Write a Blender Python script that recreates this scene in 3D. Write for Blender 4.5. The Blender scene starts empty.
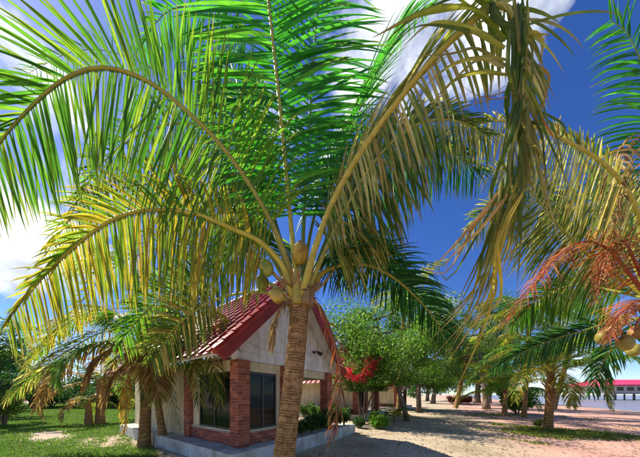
import bpy, math, random
import numpy as np
from mathutils import Vector, Matrix

# ------------------------------------------------------------------ camera, sky, sun, exposure
random.seed(7); np.random.seed(7)
RNG = np.random.default_rng(11)
sc = bpy.context.scene
C = sc.collection
F, CX, HY, EYE = 215.0, 320.0, 395.0, 1.6        # focal length in photo pixels, principal column, horizon row, eye height
cam = bpy.data.cameras.new('camera'); camo = bpy.data.objects.new('camera', cam); C.objects.link(camo)
camo.location = (0, 0, EYE); camo.rotation_euler = (math.radians(90), 0, 0)
cam.sensor_width = 36; cam.lens = 36 * F / 640; cam.shift_y = (HY - 228.5) / 640
cam.clip_start = 0.05; cam.clip_end = 8000
sc.camera = camo

SUN = Vector((-0.72, 0.36, 0.90)).normalized()
world = bpy.data.worlds.new('World'); sc.world = world; world.use_nodes = True
wn, wl = world.node_tree.nodes, world.node_tree.links
wn.clear()
def WN(t, **k):
    n = wn.new(t)
    for a, b in k.items(): setattr(n, a, b)
    return n
wo = WN('ShaderNodeOutputWorld'); bg = WN('ShaderNodeBackground'); bg.inputs['Strength'].default_value = 0.15
sky = WN('ShaderNodeTexSky', sky_type='NISHITA', sun_disc=False, sun_elevation=math.asin(SUN.z),
         sun_rotation=math.atan2(SUN.x, SUN.y), air_density=0.9, dust_density=0.25, ozone_density=5.0, altitude=300)
tc = WN('ShaderNodeTexCoord')
sep = WN('ShaderNodeSeparateXYZ'); wl.new(tc.outputs['Generated'], sep.inputs[0])
def WM(op, a, b=None, clamp=False):
    n = WN('ShaderNodeMath', operation=op, use_clamp=clamp)
    for i, v in enumerate((a, b)):
        if v is None: continue
        if isinstance(v, (int, float)): n.inputs[i].default_value = v
        else: wl.new(v, n.inputs[i])
    return n.outputs[0]
mp = WN('ShaderNodeMapping'); mp.inputs['Location'].default_value = (3.1, 1.7, 0.4); mp.inputs['Scale'].default_value = (1, 1, 1.5); wl.new(tc.outputs['Generated'], mp.inputs[0])
cn = WN('ShaderNodeTexNoise'); cn.inputs['Scale'].default_value = 3.4; cn.inputs['Detail'].default_value = 10; cn.inputs['Roughness'].default_value = 0.60
cn.inputs['Distortion'].default_value = 0.15
wl.new(mp.outputs[0], cn.inputs['Vector'])
dens = WM('ADD', WM('MULTIPLY', WM('SUBTRACT', cn.outputs['Fac'], .5), 1.9), .48)
# cumulus heaps of this sky: direction (from photo pixel), angular size, weight
HEAPS = [((600, -30), 0.20, .40), ((545, 5), .09, .22), ((478, 92), 0.12, .34), ((388, 60), 0.12, .26), ((400, 5), .09, .16), ((20, 255), 0.13, .34), ((440, 312), 0.10, .34),
         ((110, 190), 0.22, .22), ((545, 150), 0.30, -.34), ((600, 90), 0.25, -.30), ((410, 255), 0.22, -.22), ((40, 20), .30, -.12), ((590, 350), .14, .22)]
for (px, py), rad, wgt in HEAPS:
    d = Vector(((px - CX) / F, 1, (HY - py) / F)).normalized()
    vd = WN('ShaderNodeVectorMath', operation='DISTANCE'); vd.inputs[1].default_value = d
    wl.new(tc.outputs['Generated'], vd.inputs[0])
    g = WM('POWER', 2.718, WM('MULTIPLY', WM('POWER', WM('DIVIDE', vd.outputs['Value'], rad), 2.0), -1.0))
    dens = WM('ADD', dens, WM('MULTIPLY', g, wgt))
cr = WN('ShaderNodeValToRGB'); wl.new(dens, cr.inputs[0])
cr.color_ramp.elements[0].position = .60; cr.color_ramp.elements[1].position = .84
cr.color_ramp.elements[0].color = (0, 0, 0, 1); cr.color_ramp.elements[1].color = (1, 1, 1, 1)
shade = WN('ShaderNodeTexNoise'); shade.inputs['Scale'].default_value = 6.0; shade.inputs['Detail'].default_value = 7
wl.new(mp.outputs[0], shade.inputs['Vector'])
cc = WN('ShaderNodeValToRGB'); wl.new(shade.outputs['Fac'], cc.inputs[0])
cc.color_ramp.elements[0].position = .33; cc.color_ramp.elements[0].color = (1.5, 1.75, 2.3, 1)
cc.color_ramp.elements[1].position = .62; cc.color_ramp.elements[1].color = (4.9, 5.0, 5.2, 1)
hs = WN('ShaderNodeHueSaturation'); hs.inputs['Hue'].default_value = .515; hs.inputs['Saturation'].default_value = 1.22; hs.inputs['Value'].default_value = .56
wl.new(sky.outputs[0], hs.inputs['Color'])
mix = WN('ShaderNodeMix', data_type='RGBA'); wl.new(cr.outputs[0], mix.inputs['Factor'])
wl.new(hs.outputs[0], mix.inputs['A']); wl.new(cc.outputs[0], mix.inputs['B'])
wl.new(mix.outputs['Result'], bg.inputs['Color']); wl.new(bg.outputs[0], wo.inputs[0])

sl = bpy.data.lights.new('sun', 'SUN'); sl.energy = 4.3; sl.angle = math.radians(.5); sl.color = (1.0, .92, .77)
so = bpy.data.objects.new('sun', sl); C.objects.link(so); so.location = (0, 0, 30)
so.rotation_euler = SUN.to_track_quat('Z', 'Y').to_euler()
sc.view_settings.view_transform = 'Standard'; sc.view_settings.look = 'None'; sc.view_settings.gamma = 1
sc.view_settings.use_curve_mapping = False; sc.view_settings.exposure = 1.08
sc.cycles.max_bounces = 8; sc.cycles.transparent_max_bounces = 8; sc.cycles.caustics_reflective = False; sc.cycles.caustics_refractive = False

# ------------------------------------------------------------------ helpers
def P(px, py, d): return np.array(((px - CX) / F * d, d, EYE + (HY - py) / F * d))
def PG(px, py):                                   # point on the ground seen at a pixel
    d = EYE * F / (py - HY); return np.array(((px - CX) / F * d, d, 0.0))
def nrm(v): return v / (np.linalg.norm(v, axis=-1, keepdims=True) + 1e-9)

def tag(o, label=None, cat=None, group=None, kind=None):
    if label: o['label'] = label
    if cat: o['category'] = cat
    if group: o['group'] = group
    if kind: o['kind'] = kind
    return o
def thing(name, label, cat, loc=(0, 0, 0), group=None, rz=0):
    o = bpy.data.objects.new(name, None); C.objects.link(o); o.location = loc; o.rotation_euler = (0, 0, rz)
    o.empty_display_size = .2
    return tag(o, label, cat, group)
def link(name, me, parent=None, kind=None):
    o = bpy.data.objects.new(name, me); C.objects.link(o)
    if parent is not None:
        o.parent = parent
    if kind: o['kind'] = kind
    return o
def mesh(name, V, Fc, mats, col=None, smooth=False, midx=None):
    me = bpy.data.meshes.new(name)
    V = np.asarray(V, dtype=np.float32)
    me.from_pydata(V.tolist(), [], Fc if isinstance(Fc, list) else Fc.tolist())
    for m in (mats if isinstance(mats, (list, tuple)) else [mats]): me.materials.append(m)
    if col is not None:
        a = me.color_attributes.new('Col', 'FLOAT_COLOR', 'POINT')
        c = np.ones((len(V), 4), dtype=np.float32); c[:, :3] = col
        a.data.foreach_set('color', c.ravel())
    if smooth: me.polygons.foreach_set('use_smooth', np.ones(len(me.polygons), dtype=bool))
    if midx is not None: me.polygons.foreach_set('material_index', np.asarray(midx, dtype=np.int32))
    me.update()
    return me
class MB:
    """collects boxes / tubes / polygons into one mesh (world or local coordinates)"""
    def __init__(s): s.V = []; s.F = []; s.C = []
    def add(s, V, Fc, col=(1, 1, 1)):
        o = len(s.V); s.V.extend([tuple(v) for v in V]); s.F.extend([tuple(i + o for i in f) for f in Fc]); s.C.extend([col] * len(V))
    def box(s, x0, x1, y0, y1, z0, z1, M=None, col=(1, 1, 1), bev=0):
        V = [(x, y, z) for x in (x0, x1) for y in (y0, y1) for z in (z0, z1)]
        if M is not None: V = [tuple(M @ Vector(v)) for v in V]
        s.add(V, [(0, 1, 3, 2), (4, 6, 7, 5), (0, 4, 5, 1), (2, 3, 7, 6), (0, 2, 6, 4), (1, 5, 7, 3)], col)
    def tube(s, pts, rad, n=8, col=(1, 1, 1), cap=True):
        V, Fc = tube_vf(pts, rad, n, cap); s.add(V, Fc, col)
    def obj(s, name, mat, parent=None, smooth=False, kind=None):
        return link(name, mesh(name, s.V, s.F, mat, np.array(s.C), smooth), parent, kind)
def frames(pts):
    pts = np.asarray(pts, float); T = np.gradient(pts, axis=0); T = nrm(T)
    ref = np.array((0, 0, 1.)) if abs(T[0][2]) < .9 else np.array((1., 0, 0))
    U = []; u = ref
    for t in T:
        u = u - t * (u @ t); u = u / (np.linalg.norm(u) + 1e-9); U.append(u)
    U = np.array(U); return T, U, np.cross(T, U)
def tube_vf(pts, rad, n=8, cap=True, flat=1.0):
    pts = np.asarray(pts, float); k = len(pts)
    rad = np.ones(k) * rad if np.isscalar(rad) else np.asarray(rad)
    T, U, W = frames(pts); a = np.linspace(0, 2 * math.pi, n, endpoint=False)
    V = (pts[:, None] + rad[:, None, None] * (np.cos(a)[None, :, None] * U[:, None] * flat + np.sin(a)[None, :, None] * W[:, None])).reshape(-1, 3)
    Fc = [(i * n + j, i * n + (j + 1) % n, (i + 1) * n + (j + 1) % n, (i + 1) * n + j) for i in range(k - 1) for j in range(n)]
    if cap: Fc += [tuple(range(n))[::-1], tuple((k - 1) * n + j for j in range(n))]
    return V, Fc
def spline(pts, n):                               # Catmull-Rom through the points, evenly resampled
    p = np.asarray(pts, float)
    q = np.vstack((2 * p[0] - p[1], p, 2 * p[-1] - p[-2])); out = []
    for i in range(1, len(q) - 2):
        for t in np.linspace(0, 1, 24, endpoint=False):
            a, b, c, d = q[i - 1], q[i], q[i + 1], q[i + 2]
            out.append(.5 * (2 * b + (c - a) * t + (2 * a - 5 * b + 4 * c - d) * t * t + (3 * b - a - 3 * c + d) * t ** 3))
    out.append(p[-1]); out = np.array(out)
    s = np.r_[0, np.cumsum(np.linalg.norm(np.diff(out, axis=0), axis=1))]
    u = np.linspace(0, s[-1], n)
    return np.stack([np.interp(u, s, out[:, i]) for i in range(3)], 1)

# ------------------------------------------------------------------ materials
def mat(name, rough=.7, spec=.3):
    m = bpy.data.materials.new(name); m.use_nodes = True; nt = m.node_tree; nt.nodes.clear()
    o = nt.nodes.new('ShaderNodeOutputMaterial'); b = nt.nodes.new('ShaderNodeBsdfPrincipled')
    b.inputs['Roughness'].default_value = rough; b.inputs['Specular IOR Level'].default_value = spec
    nt.links.new(b.outputs[0], o.inputs[0]); return m, nt, b, o
def nd(nt, t, **k):
    n = nt.nodes.new(t)
    for a, v in k.items():
        if a in n.inputs.keys() if hasattr(n.inputs, 'keys') else False: n.inputs[a].default_value = v
        else: setattr(n, a, v)
    return n
def noise(nt, scale, detail=4, rough=.55, vec=None, coord='Object', stretch=None):
    t = nt.nodes.new('ShaderNodeTexCoord'); n = nt.nodes.new('ShaderNodeTexNoise')
    n.inputs['Scale'].default_value = scale; n.inputs['Detail'].default_value = detail; n.inputs['Roughness'].default_value = rough
    src = t.outputs[coord]
    if stretch:
        m = nt.nodes.new('ShaderNodeMapping'); m.inputs['Scale'].default_value = stretch; nt.links.new(src, m.inputs[0]); src = m.outputs[0]
    nt.links.new(src, n.inputs['Vector']); return n.outputs['Fac']
def ramp(nt, fac, stops):
    r = nt.nodes.new('ShaderNodeValToRGB'); nt.links.new(fac, r.inputs[0]); e = r.color_ramp.elements
    while len(e) < len(stops): e.new(.5)
    for i, (p, c) in enumerate(stops): e[i].position = p; e[i].color = (*c, 1)
    return r.outputs[0]
def mixc(nt, fac, a, b, mode='MIX'):
    m = nt.nodes.new('ShaderNodeMix'); m.data_type = 'RGBA'; m.blend_type = mode
    for k, v in (('Factor', fac), ('A', a), ('B', b)):
        if isinstance(v, (int, float)): m.inputs[k].default_value = v
        elif isinstance(v, tuple): m.inputs[k].default_value = (*v, 1)
        else: nt.links.new(v, m.inputs[k])
    return m.outputs['Result']
def bump(nt, b, h, dist, strength=.6):
    n = nt.nodes.new('ShaderNodeBump'); n.inputs['Distance'].default_value = dist; n.inputs['Strength'].default_value = strength
    nt.links.new(h, n.inputs['Height']); nt.links.new(n.outputs[0], b.inputs['Normal'])

def leaf_material(name, rough=.5, trans=.5, gain=1.9, spec=.3):
    m, nt, b, o = mat(name, rough, spec)
    at = nt.nodes.new('ShaderNodeVertexColor'); at.layer_name = 'Col'
    v = ramp(nt, noise(nt, 9, 3), [(.3, (.72, .74, .7)), (.7, (1.18, 1.15, 1.1))])
    c = mixc(nt, 1.0, at.outputs[0], v, 'MULTIPLY'); nt.links.new(c, b.inputs['Base Color'])
    t = nt.nodes.new('ShaderNodeBsdfTranslucent')
    g = mixc(nt, 1.0, c, (gain, gain * 1.02, gain * .62), 'MULTIPLY'); nt.links.new(g, t.inputs[0])
    x = nt.nodes.new('ShaderNodeMixShader'); x.inputs[0].default_value = trans
    nt.links.new(b.outputs[0], x.inputs[1]); nt.links.new(t.outputs[0], x.inputs[2]); nt.links.new(x.outputs[0], o.inputs[0])
    return m
M = {}
M['frond'] = leaf_material('palm_leaf')
M['leaf'] = leaf_material('broad_leaf', .5, .38, 1.6)
M['grass'] = leaf_material('grass_blade', .6, .35, 1.5, .2)
def simple(name, rough, stops, scale, detail=5, bumpd=0, spec=.3, stretch=None, attr=False):
    m, nt, b, o = mat(name, rough, spec); n = noise(nt, scale, detail, stretch=stretch); c = ramp(nt, n, stops)
    if attr:
        at = nt.nodes.new('ShaderNodeVertexColor'); at.layer_name = 'Col'; c = mixc(nt, 1.0, c, at.outputs[0], 'MULTIPLY')
    nt.links.new(c, b.inputs['Base Color'])
    if bumpd: bump(nt, b, n, bumpd)
    M[name] = m; return m
simple('rachis', .45, [(.3, (.75, .75, .7)), (.7, (1.15, 1.12, 1.05))], 14, attr=True)
simple('coconut', .5, [(.34, (.42, .34, .26)), (.47, (.85, .82, .75)), (.75, (1.15, 1.1, 1.0))], 13, attr=True, spec=.4, bumpd=.004)
simple('plaster_cream', .85, [(.3, (.58, .50, .32)), (.55, (.66, .58, .38)), (.8, (.70, .62, .42))], 1.3, 8, .004)
simple('plaster_white', .8, [(.25, (.62, .62, .58)), (.5, (.74, .74, .71)), (.8, (.80, .80, .78))], 1.1, 9, .003)
simple('plinth_paint', .8, [(.3, (.36, .37, .33)), (.5, (.55, .56, .52)), (.75, (.66, .67, .63))], 2.2, 10, .008)
simple('brick', .85, [(.3, (.75, .72, .7)), (.7, (1.2, 1.15, 1.1))], 30, 5, .003, attr=True)
simple('mortar', .95, [(.3, (.30, .24, .19)), (.7, (.42, .36, .30))], 30, 4)
simple('roof_tile', .38, [(.3, (.30, .022, .018)), (.5, (.42, .03, .026)), (.75, (.48, .05, .04))], 4, 8, .002, spec=.45)
simple('fascia', .5, [(.3, (.20, .025, .02)), (.7, (.30, .04, .03))], 4, 6)
simple('dark_frame', .35, [(.3, (.015, .015, .014)), (.7, (.03, .03, .028))], 8, 3, spec=.5)
simple('tree_bark', .9, [(.3, (.09, .065, .045)), (.55, (.20, .15, .10)), (.8, (.30, .24, .17))], 7, 8, .03, stretch=(1, 1, .25))
simple('curtain', .9, [(.3, (.42, .46, .36)), (.7, (.55, .58, .46))], 6, 4)
simple('concrete', .85, [(.3, (.34, .32, .29)), (.7, (.48, .46, .42))], 3, 8, .004)
simple('pink_roof', .5, [(.3, (.62, .03, .10)), (.7, (.72, .06, .14))], .4, 4)
simple('litter', .85, [(.3, (.8, .8, .8)), (.7, (1.1, 1.1, 1.1))], 9, attr=True)
simple('black_plastic', .4, [(.3, (.012, .012, .012)), (.7, (.022, .022, .022))], 9, spec=.5)
for nm in ('plaster_cream', 'plaster_white', 'plinth_paint'):       # rain streaks and splashed dirt
    nt = M[nm].node_tree; b = [n for n in nt.nodes if n.type == 'BSDF_PRINCIPLED'][0]; src = b.inputs['Base Color'].links[0].from_socket
    st = ramp(nt, noise(nt, 5, 8, .65, stretch=(1, 1, .1)), [(.40, (.62, .57, .48)), (.58, (1, 1, 1))]); bl = ramp(nt, noise(nt, 2.4, 9, .7), [(.36, (.66, .60, .50)), (.5, (1, 1, 1))])
    nt.links.new(mixc(nt, .55, mixc(nt, .6, src, st, 'MULTIPLY'), bl, 'MULTIPLY'), b.inputs['Base Color'])
nt = M['roof_tile'].node_tree; b = [n for n in nt.nodes if n.type == 'BSDF_PRINCIPLED'][0]; src = b.inputs['Base Color'].links[0].from_socket
inf = nt.nodes.new('ShaderNodeObjectInfo'); rv = ramp(nt, inf.outputs['Random'], [(0, (.72, .8, .8)), (1, (1.2, 1.1, 1.1))])
ws = ramp(nt, noise(nt, 3, 9, .7), [(.38, (.55, .6, .55)), (.56, (1, 1, 1))]); nt.links.new(mixc(nt, .8, mixc(nt, 1, src, rv, 'MULTIPLY'), ws, 'MULTIPLY'), b.inputs['Base Color'])
# palm bark: warm grey-brown with ring scars and vertical cracks
m, nt, b, o = mat('palm_bark', .9, .15); M['palm_bark'] = m
c1 = ramp(nt, noise(nt, 9, 10, .7, stretch=(1, 1, 2.2)), [(.30, (.13, .07, .028)), (.5, (.34, .20, .08)), (.72, (.50, .32, .14))])
c2 = ramp(nt, noise(nt, 34, 6, .7, stretch=(1, 1, .3)), [(.32, (.42, .36, .3)), (.5, (1.0, 1.0, 1.0))])
at = nt.nodes.new('ShaderNodeVertexColor'); at.layer_name = 'Col'
c = mixc(nt, 1, mixc(nt, 1, c1, c2, 'MULTIPLY'), at.outputs[0], 'MULTIPLY'); nt.links.new(c, b.inputs['Base Color'])
bump(nt, b, noise(nt, 26, 7, stretch=(1, 1, .35)), .012, .8)
# glass
m, nt, b, o = mat('glass', .07, .32); M['glass'] = m
b.inputs['Base Color'].default_value = (.012, .02, .017, 1)
tr = nt.nodes.new('ShaderNodeBsdfTransparent'); tr.inputs[0].default_value = (.55, .62, .58, 1); x = nt.nodes.new('ShaderNodeMixShader'); x.inputs[0].default_value = .5
nt.links.new(b.outputs[0], x.inputs[1]); nt.links.new(tr.outputs[0], x.inputs[2]); nt.links.new(x.outputs[0], o.inputs[0])
# sandy ground: tan track, pinker towards the beach, darker humus speckle
m, nt, b, o = mat('sand', .95, .12); M['sand'] = m
base = ramp(nt, noise(nt, .55, 9, .62), [(.30, (.30, .235, .155)), (.48, (.44, .36, .255)), (.68, (.54, .455, .345))])
pink = ramp(nt, noise(nt, .35, 8, .6), [(.3, (.42, .235, .185)), (.52, (.52, .31, .25)), (.72, (.60, .42, .35))])
tcn = nt.nodes.new('ShaderNodeTexCoord'); sx = nt.nodes.new('ShaderNodeSeparateXYZ'); nt.links.new(tcn.outputs['Object'], sx.inputs[0])
def mm(op, a, b_, clamp=False):
    n = nt.nodes.new('ShaderNodeMath'); n.operation = op; n.use_clamp = clamp
    for i, v in enumerate((a, b_)):
        if isinstance(v, (int, float)): n.inputs[i].default_value = v
        else: nt.links.new(v, n.inputs[i])
    return n.outputs[0]
f = mm('MULTIPLY', mm('SUBTRACT', mm('ADD', mm('SUBTRACT', sx.outputs[0], mm('MULTIPLY', sx.outputs[1], .55)), mm('MULTIPLY', noise(nt, .25, 5), 5.0)), 3.2), .3, True)
c = mixc(nt, f, base, pink)
wet = mm('MULTIPLY', mm('ADD', mm('MULTIPLY', sx.outputs[2], -1), -.12), 7.0, True)
c = mixc(nt, wet, c, (.30, .27, .27))
sp = ramp(nt, noise(nt, 22, 6, .7), [(.34, (.48, .42, .36)), (.50, (1, 1, 1))])
c = mixc(nt, .85, c, sp, 'MULTIPLY'); nt.links.new(c, b.inputs['Base Color'])
nb = mm('ADD', noise(nt, 4, 8, .65), mm('MULTIPLY', noise(nt, 30, 5), .25)); bump(nt, b, nb, .07, .8)
# lawn soil under the blades
simple('lawn_soil', .95, [(.3, (.06, .075, .022)), (.5, (.10, .13, .03)), (.75, (.17, .18, .06))], 1.4, 9, .03)
# sea
m, nt, b, o = mat('sea_water', .3, .35); M['sea'] = m
b.inputs['Base Color'].default_value = (.20, .20, .23, 1); bump(nt, b, noise(nt, 1.2, 6, stretch=(1, .35, 1)), .05, .5)

# ------------------------------------------------------------------ ground, lawn, sea
def shore(x, y):                                  # >0 landward metres to the water line
    return 21.0 + .62 * y + 2.0 * np.sin(y * .05) - x
def gz(x, y):
    x = np.asarray(x, float); y = np.asarray(y, float)
    und = .035 * np.sin(x * .7 + 1.2) * np.cos(y * .55) + .02 * np.sin(x * 1.9 + y * 1.3)
    s = shore(x, y)
    return und * np.clip(s / 6, 0, 1) - .9 * (1 / (1 + np.exp(np.clip(s / 3.0 + .2, -40, 40))))
rr = np.r_[0.01, np.geomspace(.6, 6000, 150)]; th = np.linspace(0, 2 * math.pi, 260, endpoint=False)
X = rr[:, None] * np.sin(th); Y = rr[:, None] * np.cos(th)
V = np.stack((X, Y, gz(X, Y)), -1).reshape(-1, 3); n = len(th)
Fc = [(i * n + j, i * n + (j + 1) % n, (i + 1) * n + (j + 1) % n, (i + 1) * n + j) for i in range(len(rr) - 1) for j in range(n)]
Fc = [f[::-1] for f in Fc]
link('ground', mesh('ground', V, Fc, M['sand'], smooth=True), kind='structure')
ysea = np.r_[np.linspace(-400, 300, 71), np.linspace(400, 6000, 12)]
V = []; Fc = []
for i, y in enumerate(ysea):
    x0 = 21 + .62 * y - 6
    V += [(x0, y, -.55), (x0 + 60, y, -.55), (7000, y, -.55)]
    if i: k = 3 * i; Fc += [(k - 3, k - 2, k + 1, k), (k - 2, k - 1, k + 2, k + 1)]
link('sea', mesh('sea', V, Fc, M['sea']), kind='structure')

def vnoise(x, y, s, seed=0):
    return (np.sin(x * s * 1.3 + seed) * np.cos(y * s + seed * 1.7) + np.sin(x * s * 2.7 + 1.1 * seed + y * s * 1.9) * .5 + np.sin(y * s * 4.3 - x * s * 3.1 + seed) * .25) / 1.75
def lawn_mask(x, y):
    r = x / np.maximum(y, .1)
    m = np.minimum.reduce([(-.76 - r) * 6, (r + 3.2) * 2, (y - 4.6) * .8, (44 - y) * .4])
    m = np.minimum(m, .75) + .35 * vnoise(x, y, .7, 2) + .3 * vnoise(x, y, 2.3, 4) * np.clip((15 - y) / 5, 0, 1)
    path = np.exp(-((x + 11.2 + (y - 9.0) * 1.0) / 1.3) ** 2 - ((y - 8.6) / 1.3) ** 2) * 1.5
    bare = np.exp(-((x + 6.4) / 2.2) ** 2 - ((y - 7.4) / 1.5) ** 2) * .9
    return m - path - bare
# grass patches by right-hand palms too
def patch_mask(x, y):
    a = np.exp(-((x - 10.0) / 2.4) ** 2 - ((y - 9.1) / 1.5) ** 2) * 1.25
    b_ = np.exp(-((x - 14) / 3.0) ** 2 - ((y - 17) / 1.6) ** 2)
    c_ = np.exp(-((x - 6.0) / 1.6) ** 2 - ((y - 16.5) / 1.2) ** 2) * .9
    d_ = np.exp(-((x - 9.5) / 2.6) ** 2 - ((y - 22) / 1.6) ** 2) * .9
    return np.maximum.reduce([a, b_, c_, d_]) - .5 + .30 * vnoise(x, y, 1.7, 5) + .25 * vnoise(x, y, 5.1, 6)
gx, gy = np.meshgrid(np.arange(-75, 0, .3), np.arange(4, 44, .3), indexing='ij')
mk = lawn_mask(gx, gy); idx = -np.ones(gx.shape, int); V = []; Fc = []
def vid(i, j):
    if idx[i, j] < 0:
        idx[i, j] = len(V); V.append((gx[i, j], gy[i, j], float(gz(gx[i, j], gy[i, j])) + .012))
    return int(idx[i, j])
for i in range(gx.shape[0] - 1):
    for j in range(gx.shape[1] - 1):
        if mk[i, j] > .12 and mk[i + 1, j] > .12 and mk[i, j + 1] > .12 and mk[i + 1, j + 1] > .12:
            Fc.append((vid(i, j), vid(i + 1, j), vid(i + 1, j + 1), vid(i, j + 1)))
link('lawn', mesh('lawn', V, Fc, M['lawn_soil'], smooth=True), kind='structure')

def grass_stuff(name, label, xs, ys, hmin, hmax, cols, wid=.006):
    n = len(xs); z = gz(xs, ys)
    a = RNG.uniform(0, 2 * math.pi, n); h = RNG.uniform(hmin, hmax, n) * (1 + .02 * np.hypot(xs, ys)); w = wid * (1 + .09 * np.hypot(xs, ys)) * RNG.uniform(.7, 1.3, n)
    b_ = np.stack((xs, ys, z), 1); d = np.stack((np.cos(a), np.sin(a), 0 * a), 1); p = np.stack((-np.sin(a), np.cos(a), 0 * a), 1)
    up = np.array((0, 0, 1.)); lean = RNG.uniform(.1, .8, n)[:, None]
    v = np.stack((b_ - p * w[:, None], b_ + p * w[:, None], b_ + up * h[:, None] * .6 + d * lean * h[:, None] * .35 + p * w[:, None] * .7, b_ + up * h[:, None] * .6 + d * lean * h[:, None] * .35 - p * w[:, None] * .7,
                  b_ + up * h[:, None] * (1 - .35 * lean) + d * lean * h[:, None]), 1).reshape(-1, 3)
    k = np.arange(n) * 5
    Fc = [f for i in k.tolist() for f in ((i, i + 1, i + 2, i + 3), (i + 3, i + 2, i + 4))]
    cols = np.asarray(cols); cidx = RNG.integers(0, len(cols), n)
    c = np.repeat(cols[cidx] * RNG.uniform(.7, 1.25, (n, 1)), 5, axis=0)
    return tag(link(name, mesh(name, v, Fc, M['grass'], c)), label, 'grass', kind='stuff')
N = 260000
y = 4.6 + 34 * RNG.random(N) ** 2.0; x = y * RNG.uniform(-2.0, -.7, N)
k = lawn_mask(x, y) + .25 * vnoise(x, y, 5.5, 8) > RNG.uniform(-.40, .7, N)
grass_stuff('lawn_grass', 'bright green lawn grass on the house\'s tree side', x[k], y[k], .025, .07, [(.10, .26, .025), (.14, .30, .03), (.09, .20, .03), (.22, .26, .06)])
x = np.r_[RNG.uniform(2.5, 20, 60000), RNG.uniform(7, 13, 40000)]; y = np.r_[RNG.uniform(7, 25, 60000), RNG.uniform(7, 11.5, 40000)]; k = np.maximum(patch_mask(x, y), (vnoise(x, y, .9, 9) + .6 * vnoise(x, y, 3.7, 1) - .62) * .8) > RNG.uniform(-.08, .6, 100000)
grass_stuff('tuft_grass', 'thin dry green grass around the beach palms', x[k], y[k], .02, .07, [(.14, .24, .03), (.20, .26, .04), (.27, .25, .08)])

# ------------------------------------------------------------------ palms
PAL = {
 'lush':   [(.030, .20, .022), (.045, .26, .025), (.060, .30, .030), (.028, .16, .030), (.10, .32, .03)],
 'fresh':  [(.085, .23, .022), (.12, .26, .025), (.065, .18, .02), (.18, .27, .028), (.045, .15, .02)],
 'yellow': [(.16, .25, .022), (.22, .27, .025), (.30, .28, .03), (.11, .21, .02), (.36, .26, .035)],
 'olive':  [(.10, .17, .025), (.15, .20, .03), (.07, .14, .02), (.28, .26, .06), (.40, .34, .12)],
 'straw':  [(.40, .37, .12), (.50, .45, .20), (.26, .29, .06), (.16, .22, .04), (.36, .28, .09)],
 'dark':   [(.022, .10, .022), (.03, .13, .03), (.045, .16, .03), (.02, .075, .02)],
 'dry':    [(.26, .15, .06), (.34, .21, .09), (.18, .10, .045), (.40, .28, .14)],
 'gold':   [(.48, .28, .05), (.40, .20, .04), (.52, .36, .08), (.36, .30, .06)],
 'red':    [(.28, .055, .022), (.33, .12, .05), (.17, .045, .022), (.30, .17, .08), (.12, .06, .035), (.40, .10, .03)],
}
class Leaflets:
    """vectorised strips: stations x 3 verts, V-folded"""
    def __init__(s): s.v = []; s.c = []; s.size = []
def make_leaflets(p, d, wv, L, W, droop, seg, col, tip, fold=.35):
    """p base (n,3), d direction, wv width direction, L lengths, W widths; returns verts (n, seg+1, 3, 3), colours"""
    n = len(p); prof = np.interp(np.linspace(0, 1, seg + 1), [0, .12, .45, .8, 1], [.45, .9, 1, .62, .04])
    pos = p.copy(); out = []; cols = []
    dd = d.copy(); down = np.array((0, 0, -1.))
    kink = RNG.normal(0, .04, (n, 3))
    for k in range(seg + 1):
        w = wv - dd * np.sum(wv * dd, 1, keepdims=True); w = nrm(w); nn = np.cross(dd, w)
        hw = (W * prof[k] * .5)[:, None]
        out.append(np.stack((pos - w * hw, pos - nn * hw * fold * 2, pos + w * hw), 1))
        t = k / seg; f = np.clip((t - .62) / .38, 0, 1) ** 2
        cols.append(col * (1 - f * tip[:, None]) + np.array((.34, .22, .08)) * (f * tip[:, None]))
        dd = nrm(dd + down * (droop * (0.35 + 1.1 * t) / seg)[:, None] + kink / seg)
        pos = pos + dd * (L / seg)[:, None]
    v = np.stack(out, 1); c = np.repeat(np.stack(cols, 1)[:, :, None, :], 3, axis=2) * np.array((.85, 1.25, .95))[None, None, :, None]
    return v, c
def leaf_mesh(name, v, c):
    n, s = v.shape[0], v.shape[1]; k = s * 3
    f = []
    for a in range(s - 1):
        o = a * 3; f += [(o, o + 1, o + 4, o + 3), (o + 1, o + 2, o + 5, o + 4)]
    f = np.array(f); Fc = (f[None] + (np.arange(n) * k)[:, None, None]).reshape(-1, 4)
    return mesh(name, v.reshape(-1, 3), Fc, M['frond'], c.reshape(-1, 3), smooth=True)

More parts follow.
